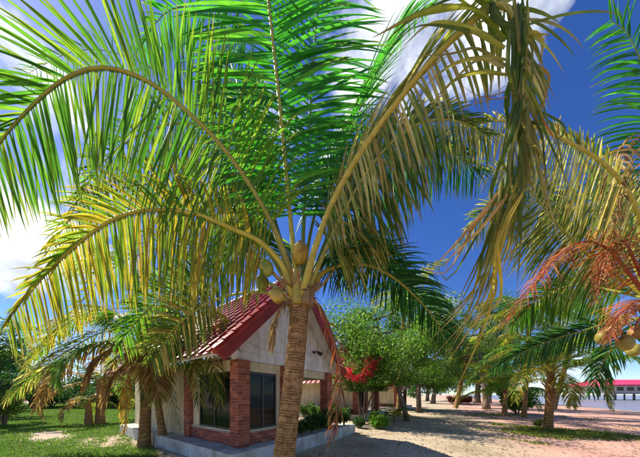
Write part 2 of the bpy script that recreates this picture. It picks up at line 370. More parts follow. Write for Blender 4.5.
def frond(root, pts, pal='fresh', L=.9, W=.04, n=75, droop=.8, ref=None, bare=.16, r0=.03, ang=(68, 28), seg=6, tipb=.25,
          stem=(.34, .36, .06), mess=.08, split=None, miss=0.0, name='frond', label=None, joined=False, onesided=0, lift=.12, ang2=None, L2=1.0, droop2=None, hang=0.0):
    """one palm leaf: petiole and rachis tube (the part) with its leaflets (sub-parts)"""
    cl = spline(pts, 40 if seg > 4 else 18); base = np.array(root.location)
    T, _, _ = frames(cl)
    span = cl[-1] - cl[0]
    if ref is None:
        h = np.array((span[0], span[1], 0)); h = h / (np.linalg.norm(h) + 1e-6); ref = np.array((h[1], -h[0], 0.))
    ref = np.asarray(ref, float)
    t = np.linspace(0, 1, len(cl)); rad = r0 * np.interp(t, [0, .06, .18, .6, 1], [1.9, 1.35, 1.0, .55, .12])
    V, Fc = tube_vf(cl - base, rad, 8 if seg > 4 else 5, True, .75)
    stemc = np.array(stem)
    k = np.repeat(np.interp(t, [0, .2, 1], [0, .5, 1]), len(V) // len(cl))[:, None]
    colr = stemc * (1 - .35 * k) + np.array(PAL[pal][0]) * .35 * k
    # leaflets
    tt = np.linspace(bare, .995, n); tt = np.repeat(tt, 2) + RNG.normal(0, .25 / n, 2 * n); side = np.tile((1., -1.), n)
    keep = RNG.random(2 * n) > miss
    if onesided: keep &= (side == onesided)
    tt, side = np.clip(tt[keep], 0, 1), side[keep]; m_ = len(tt)
    g = lambda A: np.stack([np.interp(tt, t, A[:, i]) for i in range(3)], 1)
    p = g(cl); tg = nrm(g(T)); S = ref - tg * (tg @ ref)[:, None]; S = nrm(S); Nn = np.cross(tg, S)
    Nn = Nn * np.sign(np.sum(Nn * np.array((0, -.2, 1.)), 1, keepdims=True) + 1e-6)
    u = (tt - bare) / (1 - bare)
    aa = np.where(side > 0, np.interp(u, [0, 1], ang), np.interp(u, [0, 1], ang2 or ang))
    dr = np.where(side > 0, droop, droop if droop2 is None else droop2)
    a = np.radians(aa + RNG.normal(0, 4 + 40 * mess, m_))
    d = nrm(tg * np.cos(a)[:, None] + S * (side * np.sin(a))[:, None] + Nn * (lift + RNG.normal(0, mess, m_))[:, None])
    hw_ = hang * np.clip(.25 - d[:, 2:3] * 1.5, 0, 1); d = nrm(d * (1 - hw_) + np.array((0, 0, -1.)) * hw_)
    Ls = L * np.interp(u, [0, .12, .4, .75, 1], [.62, .9, 1, .72, .36]) * RNG.uniform(.88, 1.08, m_) * np.where(side > 0, 1, L2)
    Ws = W * np.interp(u, [0, .3, .8, 1], [.8, 1, .8, .5]) * RNG.uniform(.8, 1.15, m_)
    cols = np.array(PAL[pal]); ci = cols[RNG.integers(0, len(cols), m_)] * RNG.uniform(.78, 1.22, (m_, 1))
    tip = np.clip(RNG.normal(tipb, .3, m_), 0, 1)
    v, c = make_leaflets(p - base, d, tg + RNG.normal(0, .25, (m_, 3)), Ls, Ws, dr * RNG.uniform(.75, 1.3, m_), seg, ci, tip)
    if joined:
        s3 = v.shape[1]; f = []
        for q in range(s3 - 1):
            o_ = q * 3; f += [(o_, o_ + 1, o_ + 4, o_ + 3), (o_ + 1, o_ + 2, o_ + 5, o_ + 4)]
        f = (np.array(f)[None] + (np.arange(m_) * s3 * 3)[:, None, None] + len(V)).reshape(-1, 4).tolist()
        me = mesh(name, np.vstack((V, v.reshape(-1, 3))), Fc + f, [M['rachis'], M['frond']], np.vstack((colr, c.reshape(-1, 3))), True, [0] * len(Fc) + [1] * len(f))
        o = link(name, me, root)
    else:
        o = link(name, mesh(name, V, Fc, M['rachis'], colr, True), root)
        if split is not None: split.append((o, v, c, Ls * Ws / np.maximum(np.linalg.norm(p - np.array((0, 0, EYE)), axis=1), .5) ** 2))
        else: link('leaflet_mass', leaf_mesh('leaflet_mass', v, c), o, 'stuff')
    if label: o['label'] = label
    return o
def palm_trunk(root, pts, r0, r1, ring=.045, sides=20, boots=0, flare=1.35):
    ln = float(np.sum(np.linalg.norm(np.diff(np.asarray(pts), axis=0), axis=1))); k = max(12, int(ln / ring * 3))
    cl = spline(pts, k); t = np.linspace(0, 1, k); base = np.array(root.location)
    rad = r0 + (r1 - r0) * t; rad *= 1 + (flare - 1) * np.exp(-t * ln / .35)
    ph = (t * ln / ring + .35 * np.sin(t * 23)) % 1; rad = rad * (1 + .05 * (ph - .5))
    n = sides; V, Fc = tube_vf(cl - base, rad, n, True)
    Vn = V.reshape(k, n, 3); an = np.arange(n) / n * 2 * math.pi
    wob = 1 + .022 * np.sin(an * 3 + t[:, None] * 9) + .018 * RNG.normal(0, 1, (k, n))
    Vn = (cl - base)[:, None] + (Vn - (cl - base)[:, None]) * wob[:, :, None]
    shade = np.where(ph < .22, .45, 1.0)[:, None] * RNG.uniform(.82, 1.15, (k, n))
    col = np.repeat(shade.reshape(-1, 1), 3, 1)
    o = link('trunk', mesh('trunk', Vn.reshape(-1, 3), Fc, M['palm_bark'], col, True), root)
    T, U, Wd = frames(cl)
    for q in range(boots):                        # old leaf bases clasping the upper trunk
        tq = 1 - .5 * q / max(boots, 1); i = min(k - 1, int(tq * (k - 1))); a = q * 2.4
        out = U[i] * math.cos(a) + Wd[i] * math.sin(a); c0 = cl[i] + out * rad[i] * .8
        L = RNG.uniform(.22, .4); pp = np.array([c0 - T[i] * .12, c0 + T[i] * L * .5 + out * .05, c0 + T[i] * L + out * (.13 + .1 * RNG.random())])
        Vb, Fb = tube_vf(spline(pp, 6) - base, np.linspace(.07, .025, 6), 6, True, .5)
        link('leaf_base', mesh('leaf_base', Vb, Fb, M['rachis'], np.array((.30, .17, .08)) * RNG.uniform(.7, 1.3)), root)
    return o
def nut(root, c, r, col):
    """a green-yellow coconut: three-ribbed pointed ovoid with its cap"""
    V = []; n, k = 16, 12; c = np.asarray(c) - np.array(root.location)
    ax = nrm(np.array((RNG.normal(0, .4), RNG.normal(0, .4), -1.))); u = nrm(np.cross(ax, (0, 1, .2))); w = np.cross(ax, u)
    for i in range(k + 1):
        a = math.pi * i / k; rr_ = math.sin(a) ** .85 * r * (1 - .12 * (1 - math.cos(a)) / 2); zz = -math.cos(a) * r * 1.18
        for j in range(n):
            b_ = 2 * math.pi * j / n; q = rr_ * (1 + .06 * math.cos(3 * b_)); V.append(c + ax * zz + u * q * math.cos(b_) + w * q * math.sin(b_))
    Fc = [(i * n + j, i * n + (j + 1) % n, (i + 1) * n + (j + 1) % n, (i + 1) * n + j) for i in range(k) for j in range(n)]
    o = link('coconut', mesh('coconut', V, Fc, M['coconut'], np.array(col), True), root)
    cp = [c - ax * r * 1.32, c - ax * r * 1.05]; Vc, Fc = tube_vf(np.array([c - ax * r * 1.28, c - ax * r * 1.12, c - ax * r * .98]), np.array([.25, .5, .55]) * r, 8)
    link('cap', mesh('cap', Vc, Fc, M['rachis'], np.array((.25, .17, .07))), o)
    return o
def arc(c, az, el, L, sag, n=7, curl=0.0):
    """generic frond centre line: starts at elevation el, bends under its weight"""
    pts = [np.array(c, float)]; e = el; a = az
    for i in range(n):
        d = np.array((math.sin(a) * math.cos(e), math.cos(a) * math.cos(e), math.sin(e))); pts.append(pts[-1] + d * L / n)
        e -= sag / n * (.5 + i / n * 1.1); a += curl / n
    return pts

# ---- the big coconut palm beside the bungalow
D0 = 2.8
crown = P(300, 299, D0); foot = P(277, 518, D0); foot[2] = float(gz(foot[0], foot[1]))
main = thing('coconut_palm', 'tall fruiting coconut palm with ringed brown trunk before the bungalow gable', 'palm tree', foot)
palm_trunk(main, [foot - (0, 0, .05), P(281, 480, D0), P(291, 400, D0), P(297, 340, D0), crown + (0, 0, .08)], .142, .118, .034, 30)
SPL = []
def px(*a): return [P(*q) for q in a]
K = dict(split=SPL, seg=7)
HANG = dict(ang=(80, 42), ang2=(82, 55), hang=.6)
frond(main, px((299, 298, 2.78), (294, 255, 2.72), (289, 205, 2.68), (283, 140, 2.62), (276, 70, 2.58), (267, -10, 2.56), (256, -100, 2.6), (246, -165, 2.75)), 'lush', L=1.15, W=.052, n=112, droop=.55, ref=(1, .1, 0), bare=.17, r0=.036, ang=(70, 42), ang2=(94, 66), droop2=.35, stem=(.46, .42, .06), tipb=.15, mess=.04, lift=-.02, **K)
frond(main, px((303, 296, 2.85), (303, 240, 3.0), (308, 150, 3.2), (314, 50, 3.35), (322, -50, 3.5), (335, -130, 3.7)), 'lush', L=1.35, W=.048, n=115, droop=.6, ref=(1, .25, 0), bare=.16, r0=.032, ang=(80, 45), stem=(.24, .34, .05), **K)
frond(main, px((296, 298, 2.76), (283, 250, 2.68), (262, 205, 2.6), (225, 150, 2.5), (180, 105, 2.42), (143, 79, 2.36), (105, 68, 2.3), (70, 76, 2.25), (35, 103, 2.2), (-2, 145, 2.18), (-35, 200, 2.2)), 'fresh', L=.86, W=.034, n=140, droop=.35, ref=(.1, -.3, 1), bare=.17, r0=.038, ang=(78, 36), ang2=(78, 50), hang=.55, L2=1.6, droop2=.5, lift=.0, stem=(.40, .34, .06), tipb=.35, mess=.06, **K)
frond(main, px((293, 300, 2.74), (284, 268, 2.66), (262, 243, 2.6), (235, 230, 2.6), (195, 214, 2.6), (150, 210, 2.6), (110, 221, 2.55), (65, 255, 2.5), (20, 303, 2.5), (5, 325, 2.5)), 'yellow', L=.48, W=.032, n=140, droop=.6, ref=(0, -.35, 1), bare=.16, r0=.038, ang=(70, 26), ang2=(82, 48), hang=.6, L2=2.5, droop2=.6, lift=.0, stem=(.50, .42, .06), tipb=.5, mess=.06, **K)
KB = frond(main, px((302, 298, 2.72), (313, 255, 2.55), (330, 208, 2.4), (356, 160, 2.22), (395, 105, 2.0), (440, 52, 1.82), (485, 12, 1.68), (508, 8, 1.6), (519, 50, 1.55), (523, 110, 1.52), (522, 165, 1.5)), 'straw', L=.80, W=.026, n=105, droop=1.0, ref=(.35, -.3, -.9), bare=.2, r0=.038, ang=(100, 30), ang2=(22, 8), hang=.6, droop2=.7, L2=.8, stem=(.48, .42, .07), tipb=.5, mess=.08, miss=.1, lift=.0, **K)
frond(main, px((305, 297, 2.78), (322, 258, 2.75), (342, 215, 2.75), (372, 165, 2.78), (410, 128, 2.8), (450, 120, 2.8), (490, 135, 2.8)), 'olive', L=1.25, W=.034, n=125, droop=.8, ref=(.2, -.2, -1), bare=.2, r0=.034, ang=(100, 60), ang2=(35, 25), hang=.65, L2=.55, stem=(.46, .42, .07), tipb=.3, **K)
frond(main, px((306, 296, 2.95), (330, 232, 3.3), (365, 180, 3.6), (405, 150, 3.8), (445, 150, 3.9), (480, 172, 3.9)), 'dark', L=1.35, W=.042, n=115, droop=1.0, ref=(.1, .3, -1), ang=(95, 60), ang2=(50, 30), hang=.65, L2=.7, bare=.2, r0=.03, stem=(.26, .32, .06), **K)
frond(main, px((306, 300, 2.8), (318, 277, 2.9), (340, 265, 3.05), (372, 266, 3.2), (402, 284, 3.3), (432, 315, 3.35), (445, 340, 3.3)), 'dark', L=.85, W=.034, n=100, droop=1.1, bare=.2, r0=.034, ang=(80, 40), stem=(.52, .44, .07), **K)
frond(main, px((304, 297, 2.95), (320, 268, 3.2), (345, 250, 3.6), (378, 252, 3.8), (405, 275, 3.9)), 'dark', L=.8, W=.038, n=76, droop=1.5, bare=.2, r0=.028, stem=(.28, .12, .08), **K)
frond(main, px((297, 294, 2.95), (278, 230, 3.4), (256, 150, 3.9), (236, 78, 4.2), (214, 25, 4.4), (188, 7, 4.4), (163, 15, 4.3), (140, 48, 4.2)), 'lush', L=.8, W=.05, n=115, droop=.7, ref=(.1, -.35, 1), L2=1.6, bare=.2, r0=.03, stem=(.2, .28, .05), **HANG, **K)
frond(main, px((294, 296, 2.9), (262, 245, 3.4), (215, 205, 3.9), (165, 185, 4.1), (115, 190, 4.1), (75, 215, 4.0), (45, 255, 3.9)), 'yellow', L=.8, W=.038, n=120, droop=.7, ref=(0, -.35, 1), L2=1.75, bare=.2, r0=.03, stem=(.40, .38, .06), tipb=.5, **HANG, **K)
frond(main, px((294, 300, 2.85), (262, 280, 3.2), (222, 273, 3.5), (180, 286, 3.7), (145, 312, 3.7), (118, 345, 3.6)), 'fresh', L=.6, W=.036, n=84, droop=.8, ref=(0, -.35, 1), L2=1.5, bare=.38, r0=.03, stem=(.36, .40, .07), **HANG, **K)
frond(main, px((293, 301, 2.8), (258, 292, 3.1), (215, 300, 3.35), (178, 325, 3.5), (152, 362, 3.5)), 'olive', L=.6, W=.036, n=60, droop=.9, ref=(0, -.35, 1), L2=1.2, bare=.5, r0=.028, stem=(.36, .40, .07), **HANG, **K)
frond(main, px((298, 290, 2.95), (270, 215, 3.3), (238, 160, 3.7), (195, 125, 3.9), (150, 130, 4.0), (105, 160, 4.0), (75, 205, 4.0)), 'fresh', L=.8, W=.038, n=120, droop=.7, bare=.2, r0=.03, ref=(0, -.35, 1), L2=1.6, **HANG, **K)
frond(main, px((301, 290, 2.98), (316, 210, 3.4), (345, 130, 3.9), (375, 70, 4.3), (400, 30, 4.6), (430, 10, 4.9)), 'lush', L=1.1, W=.042, n=100, droop=1.0, bare=.2, r0=.028, **K)
frond(main, px((295, 297, 2.95), (258, 262, 3.5), (205, 245, 4.0), (150, 250, 4.4), (105, 275, 4.6), (72, 315, 4.7)), 'yellow', L=.7, W=.038, n=110, droop=.8, ref=(0, -.35, 1), L2=1.6, bare=.2, r0=.028, **HANG, **K)
frond(main, px((297, 292, 2.98), (255, 190, 3.7), (200, 110, 4.5), (140, 62, 5.0), (80, 50, 5.2), (25, 75, 5.2)), 'fresh', L=.9, W=.04, n=115, droop=.7, ref=(0, -.35, 1), L2=1.6, bare=.2, r0=.028, **HANG, **K)
# fronds of the crown's near and far side, seen from below and behind
frond(main, px((300, 297, 2.95), (292, 262, 3.6), (272, 235, 4.3), (246, 232, 4.9), (220, 250, 5.2)), 'fresh', L=.9, W=.046, n=60, droop=1.5, bare=.2, r0=.027, **K)
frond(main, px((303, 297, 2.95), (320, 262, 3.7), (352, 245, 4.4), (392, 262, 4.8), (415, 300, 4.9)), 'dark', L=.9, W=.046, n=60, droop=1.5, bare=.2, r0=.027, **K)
# dead fronds hanging by the trunk
dead = dict(bare=.2, r0=.026, stem=(.22, .10, .05), tipb=.8, seg=5)
frond(main, px((308, 302, 2.86), (320, 308, 3.0), (332, 335, 3.05), (340, 370, 3.05), (338, 402, 3.02), (330, 445, 3.0)), 'red', L=.5, W=.022, n=34, droop=1.4, miss=.25, name='dead_frond', label='dead red-brown leaf hanging beside the trunk', **dead)
frond(main, px((294, 302, 2.74), (284, 305, 2.66), (276, 318, 2.64), (273, 345, 2.64)), 'dry', L=.40, W=.022, n=22, droop=2, miss=.1, name='dead_frond', label='short withered dark leaf hanging beside the trunk', **dead)
# long ribbons of the torn bundle that hangs in front of the sky
RB = [((505, 185, 1.5), (478, 218, 1.45), (450, 250, 1.42), (424, 276, 1.4), .055, (.62, .38, .14)), ((512, 190, 1.48), (498, 240, 1.44), (478, 300, 1.4), (444, 360, 1.38), .040, (.50, .42, .10)),
      ((518, 190, 1.48), (500, 250, 1.42), (488, 300, 1.38), (455, 352, 1.36), .045, (.58, .46, .07)), ((510, 180, 1.46), (488, 250, 1.42), (468, 300, 1.4), (430, 340, 1.38), .034, (.32, .30, .06)),
      ((514, 175, 1.48), (492, 230, 1.45), (472, 280, 1.42), (452, 318, 1.4), .036, (.20, .24, .04)), ((520, 170, 1.5), (506, 235, 1.46), (486, 290, 1.42), (470, 325, 1.4), .036, (.26, .28, .05)),
      ((524, 60, 1.54), (541, 72, 1.52), (543, 98, 1.5), (533, 122, 1.5), .045, (.50, .34, .06)), ((523, 95, 1.53), (535, 110, 1.52), (548, 128, 1.5), (560, 150, 1.48), .030, (.42, .16, .07)),
      ((523, 42, 1.54), (532, 33, 1.52), (542, 40, 1.5), (541, 62, 1.5), .045, (.50, .42, .09)), ((505, 40, 1.58), (470, 10, 1.64), (425, 12, 1.7), (372, 38, 1.74), .075, (.34, .36, .05)),
      ((505, 48, 1.58), (468, 28, 1.62), (430, 24, 1.68), (400, 50, 1.72), .06, (.40, .40, .07)), ((508, 60, 1.56), (480, 58, 1.6), (450, 66, 1.62), (418, 92, 1.66), .05, (.38, .36, .10)),
      ((508, 75, 1.56), (480, 72, 1.6), (455, 80, 1.62), (430, 104, 1.64), .045, (.28, .28, .05)), ((520, 5, 1.56), (519, 40, 1.54), (521, 75, 1.53), (520, 120, 1.52), .06, (.12, .20, .03)),
      ((512, 20, 1.56), (513, 60, 1.54), (508, 105, 1.53), (507, 160, 1.52), .06, (.09, .16, .025)), ((527, 0, 1.54), (528, 30, 1.53), (526, 60, 1.52), (527, 100, 1.52), .03, (.42, .38, .09)),
      ((522, 110, 1.51), (534, 140, 1.5), (540, 175, 1.5), (548, 215, 1.48), .045, (.20, .25, .05)), ((518, 100, 1.53), (512, 150, 1.5), (503, 200, 1.48), (492, 255, 1.46), .055, (.11, .18, .03)),
      ((521, 100, 1.52), (520, 160, 1.5), (516, 215, 1.48), (500, 280, 1.45), .05, (.16, .22, .035)), ((515, 92, 1.53), (503, 98, 1.53), (482, 101, 1.52), (460, 110, 1.5), .014, (.48, .26, .12)),
      ((524, 130, 1.5), (530, 165, 1.5), (520, 200, 1.48), (521, 250, 1.46), .04, (.30, .28, .07)),
      ((509, 30, 1.57), (482, 2, 1.62), (455, -12, 1.68), (420, -6, 1.72), .06, (.22, .27, .04)), ((511, 36, 1.56), (495, 12, 1.6), (480, -10, 1.62), (462, -28, 1.66), .06, (.14, .22, .03))]
RBN = []
for r in RB:
    RBN.append((r, 0))
    if r[0][1] > 90 or r[5][0] < .15:
        for q in range(3): RBN.append((r, 1))
    else: RBN.append((r, 1))
for r, jit in RBN:
    jx = RNG.normal(0, 5, 4) * jit * np.array((.6, .9, 1.3, 1.8)); jy = RNG.normal(0, 9, 4) * jit * np.array((.8, 1, 1.2, 2.0)); jd = RNG.normal(0, .05, 4) * jit
    q = spline([P(a[0] + jx[k], a[1] + jy[k], a[2] + jd[k]) for k, a in enumerate(r[:4])], 16) - np.array(main.location)
    w_ = r[4] * (.62 if not jit else RNG.uniform(.3, .6)); colr_ = np.array(r[5]) * (1 if not jit else RNG.uniform(.55, 1.2))
    if jit and RNG.random() < .4: colr_ = np.array(PAL['olive'][RNG.integers(0, 5)])
    t = np.linspace(0, 1, 16); T, _, _ = frames(q); wv = nrm(np.cross(T, np.array((.35, 1, .1)) + RNG.normal(0, .35, 3)))
    hw = (w_ * .5 * np.interp(t, [0, .15, .55, 1], [.5, 1, .85, .04]))[:, None]; nn = np.cross(T, wv)
    V = np.stack((q - wv * hw, q + nn * hw * .9, q + wv * hw), 1)[None]
    tipc = np.array((.46, .27, .13)); f = np.clip((t - .68) / .32, 0, 1)[:, None] * RNG.uniform(.4, 1)
    vein = np.array((.75, 1.25, .85))[None, :, None]
    c = (np.repeat((np.array(colr_) * (1 - f) + tipc * f)[:, None], 3, 1) * vein)[None]
    link('leaflet', leaf_mesh('leaflet', V, c), KB)
# the 300 leaflets that show largest are parts of their own, the rest of each frond is one mass
allsz = np.concatenate([s[3] for s in SPL]); cut = np.sort(allsz)[::-1][300 - len(RBN) - 1]
for o, v, c, sz in SPL:
    big = np.where(sz > cut)[0]; rest = np.where(sz <= cut)[0]
    for i in big: link('leaflet', leaf_mesh('leaflet', v[i:i + 1], c[i:i + 1]), o)
    if len(rest): link('leaflet_mass', leaf_mesh('leaflet_mass', v[rest], c[rest]), o, 'stuff')
for q, r in (((300, 254, 2.62), .105), ((253, 261, 2.78), .10), ((266, 268, 2.72), .098), ((277, 296, 2.66), .09), ((314, 279, 2.98), .095), ((287, 283, 2.95), .09), ((262, 283, 2.92), .09)):
    nut(main, P(*q), r, (.46, .34, .06) if RNG.random() > .3 else (.30, .34, .06))
mb = None
for a in (((299, 296, 2.72), (297, 280, 2.64), (299, 266, 2.62)), ((296, 297, 2.76), (276, 275, 2.74), (258, 256, 2.76)), ((306, 297, 2.8), (322, 285, 2.84), (340, 262, 2.95)), ((297, 298, 2.7), (288, 297, 2.66), (278, 288, 2.66)), ((306, 299, 2.78), (317, 303, 2.82), (322, 318, 2.86))):
    mb = MB(); mb.tube(spline([P(*z) for z in a], 10) - np.array(main.location), np.linspace(.022, .008, 10), 6, (.42, .26, .10)); mb.obj('fruit_stalk', M['rachis'], main, True)
# fibrous sheath around the leaf bases
for q in range(7):
    a = q * .9; c0 = crown + np.array((.10 * math.cos(a), .10 * math.sin(a), .02))
    mb = MB(); mb.tube(spline([c0 + (0, 0, -.12), c0 + np.array((.05 * math.cos(a), .05 * math.sin(a), .10)), c0 + np.array((.09 * math.cos(a), .09 * math.sin(a), .26))], 7) - np.array(main.location), np.linspace(.075, .03, 7), 7, (.40, .34, .07) if q % 2 else (.26, .18, .08))
    mb.obj('leaf_base', M['rachis'], main, True)

for q in range(22):
    a = q * 2.4; r_ = RNG.uniform(.05, .13); c0 = crown + np.array((r_ * math.cos(a), r_ * math.sin(a), RNG.uniform(-.06, .08))); d = np.array((math.cos(a) * .8, math.sin(a) * .8, RNG.uniform(.1, 1.0)))
    pts = spline([c0, c0 + d * .14 + RNG.normal(0, .02, 3), c0 + d * RNG.uniform(.24, .36) + np.array((0, 0, -RNG.uniform(0, .16)))], 7) - np.array(main.location)
    Vb, Fb = tube_vf(pts, np.linspace(.03, .004, 7), 5, True, .25); link('fibre_strip', mesh('fibre_strip', Vb, Fb, M['rachis'], np.array((.22, .13, .06)) * RNG.uniform(.6, 1.5)), main)

# ---- palm at the right edge: trunk just beyond the frame, dried red leaves and nuts
DR = 3.9
c = P(655, 302, DR); ft = np.array((c[0] + .25, c[1] + .1, 0)); ft[2] = float(gz(ft[0], ft[1]))
rp = thing('coconut_palm', 'coconut palm on the beach side with dried red-brown leaves and nuts', 'palm tree', ft)
palm_trunk(rp, [ft - (0, 0, .05), ft + (.02, 0, 1.0), ft + (-.1, -.05, 2.2), c + (0, 0, .06)], .16, .12, .045, 22)
K = dict(seg=6)
frond(rp, px((652, 296, 3.9), (645, 250, 3.75), (632, 200, 3.55), (602, 163, 3.4), (560, 138, 3.3), (520, 123, 3.2), (480, 122, 3.15), (445, 136, 3.1)), 'straw', L=.28, W=.034, n=130, droop=.6, ref=(.1, -.3, 1), bare=.2, r0=.04, ang=(60, 25), ang2=(85, 60), hang=.65, L2=4.2, droop2=.5, lift=0, stem=(.50, .46, .06), **K)
frond(rp, px((650, 298, 3.95), (615, 275, 4.2), (585, 252, 4.4), (558, 225, 4.5), (534, 195, 4.6), (512, 175, 4.7), (485, 170, 4.8)), 'olive', L=.6, W=.034, n=120, droop=.8, ref=(0, -.35, 1), ang=(60, 30), ang2=(85, 58), hang=.6, L2=1.9, bare=.2, r0=.036, stem=(.50, .46, .06), **K)
frond(rp, px((650, 300, 3.85), (628, 272, 3.7), (606, 248, 3.6), (582, 242, 3.55), (556, 258, 3.5), (530, 290, 3.48), (505, 322, 3.45)), 'red', L=.55, W=.017, n=95, mess=.25, droop=1.9, bare=.15, r0=.026, stem=(.32, .08, .04), name='dead_frond', label='dried red-brown leaf arching down', **K)
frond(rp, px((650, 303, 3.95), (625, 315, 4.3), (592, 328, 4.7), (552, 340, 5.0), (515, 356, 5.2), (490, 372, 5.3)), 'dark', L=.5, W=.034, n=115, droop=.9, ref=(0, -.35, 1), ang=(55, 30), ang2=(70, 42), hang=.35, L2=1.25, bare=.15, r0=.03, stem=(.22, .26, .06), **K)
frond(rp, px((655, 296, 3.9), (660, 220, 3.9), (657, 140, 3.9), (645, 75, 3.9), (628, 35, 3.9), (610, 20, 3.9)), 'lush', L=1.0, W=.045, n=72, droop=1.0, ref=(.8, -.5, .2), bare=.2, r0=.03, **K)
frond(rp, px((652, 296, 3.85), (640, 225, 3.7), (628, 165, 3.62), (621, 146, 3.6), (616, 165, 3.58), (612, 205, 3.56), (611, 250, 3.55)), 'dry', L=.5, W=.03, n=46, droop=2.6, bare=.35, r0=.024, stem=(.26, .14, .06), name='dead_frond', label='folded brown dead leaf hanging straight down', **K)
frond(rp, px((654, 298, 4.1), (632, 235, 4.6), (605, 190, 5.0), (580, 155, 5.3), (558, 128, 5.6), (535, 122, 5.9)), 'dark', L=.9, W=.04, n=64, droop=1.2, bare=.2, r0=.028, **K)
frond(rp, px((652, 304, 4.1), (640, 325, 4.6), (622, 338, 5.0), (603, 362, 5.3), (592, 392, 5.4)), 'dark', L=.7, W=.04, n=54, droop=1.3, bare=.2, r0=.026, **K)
frond(rp, px((653, 303, 3.85), (640, 300, 3.6), (622, 312, 3.5), (608, 340, 3.45)), 'red', L=.5, W=.017, n=70, mess=.3, droop=2.0, bare=.1, r0=.026, stem=(.34, .08, .04), name='dead_frond', label='short curled red dead leaf', **K)
frond(rp, px((652, 299, 3.8), (635, 262, 3.65), (622, 240, 3.6), (605, 262, 3.55), (596, 300, 3.5)), 'red', L=.5, W=.017, n=76, mess=.3, droop=2.0, bare=.1, r0=.026, stem=(.34, .10, .04), name='dead_frond', label='narrow red dead leaf bent over itself', **K)
frond(rp, px((652, 300, 3.9), (610, 290, 4.4), (575, 285, 4.9), (540, 298, 5.3), (510, 325, 5.5)), 'fresh', L=.6, W=.036, n=110, droop=.9, ref=(0, -.35, 1), ang=(60, 32), ang2=(85, 50), hang=.5, L2=1.6, bare=.18, r0=.028, **K)
frond(rp, px((650, 298, 4.0), (600, 250, 4.8), (560, 215, 5.4), (520, 200, 5.9), (480, 215, 6.2), (455, 245, 6.3)), 'olive', L=.75, W=.04, n=110, droop=.8, ref=(0, -.35, 1), ang=(60, 32), ang2=(85, 55), hang=.6, L2=1.8, bare=.18, r0=.028, **K)
frond(rp, px((650, 298, 4.0), (622, 240, 4.3), (600, 205, 4.6), (575, 195, 4.9), (548, 210, 5.0), (530, 240, 5.0)), 'straw', L=.6, W=.036, n=100, droop=.9, ref=(0, -.35, 1), ang=(60, 32), ang2=(85, 55), hang=.6, L2=1.7, bare=.18, r0=.028, **K)
for az, el, L in ((1.2, 1.1, 3.6), (2.1, .8, 3.4), (2.9, .5, 3.2), (.5, .7, 3.5), (1.7, .2, 3.0)):
    frond(rp, arc(c, az, el, L, 1.5), 'fresh', L=.9, W=.044, n=56, droop=1.4, bare=.18, r0=.028, seg=5)
for q, r in (((603, 338, 3.75), .10), ((613, 332, 3.7), .10), ((626, 343, 3.65), .11), ((637, 332, 3.7), .105), ((620, 322, 3.9), .10), ((634, 350, 3.9), .10)):
    nut(rp, P(*q), r, (.40, .22, .06) if RNG.random() > .5 else (.34, .30, .06))
for a in (((652, 302, 3.85), (635, 312, 3.72), (622, 325, 3.7)), ((650, 302, 3.85), (625, 310, 3.78), (606, 326, 3.76)), ((652, 303, 3.8), (640, 318, 3.7), (632, 336, 3.68))):
    mb = MB(); mb.tube(spline([P(*z) for z in a], 10) - np.array(rp.location), np.linspace(.024, .010, 10), 6, (.40, .14, .06)); mb.obj('fruit_stalk', M['rachis'], rp, True)

def palm(label, pf, pc, r0, r1, explicit=(), nrand=8, L=2.6, pals=('fresh', 'olive'), leaf=.75, n=48, W=.045, seg=4, boots=0, joined=True, elr=(-.1, 1.2), sag=1.7, group=None, azoff=0., ring=.06, mid=None, name='coconut_palm', droop=1.4):
    pf = np.array(pf, float); pf[2] = float(gz(pf[0], pf[1]))
    o = thing(name, label, 'palm tree', pf, group)
    m1 = pf + (pc - pf) * .5 + (np.array(mid) if mid is not None else np.array((.0, 0, 0)))
    palm_trunk(o, [pf - (0, 0, .08), m1, pc], r0, r1, ring, 14, boots)
    for e in explicit:
        kw = dict(L=leaf, W=W, n=n, droop=droop, bare=.14, r0=.022, seg=max(seg, 5), joined=joined); kw.update(e[2] if len(e) > 2 else {})
        frond(o, [pc] + [P(*q) for q in e[0]], e[1], **kw)
    for i in range(nrand):
        el = np.interp(i / max(nrand - 1, 1), [0, 1], elr[::-1]); az = azoff + i * 2.399 + RNG.normal(0, .15)
        frond(o, arc(pc, az, el, L * RNG.uniform(.85, 1.1), sag * RNG.uniform(.8, 1.2), curl=RNG.normal(0, .25)), pals[i % len(pals)], L=leaf, W=W, n=n, droop=droop, bare=.14, r0=.022, seg=seg, joined=joined)
    return o
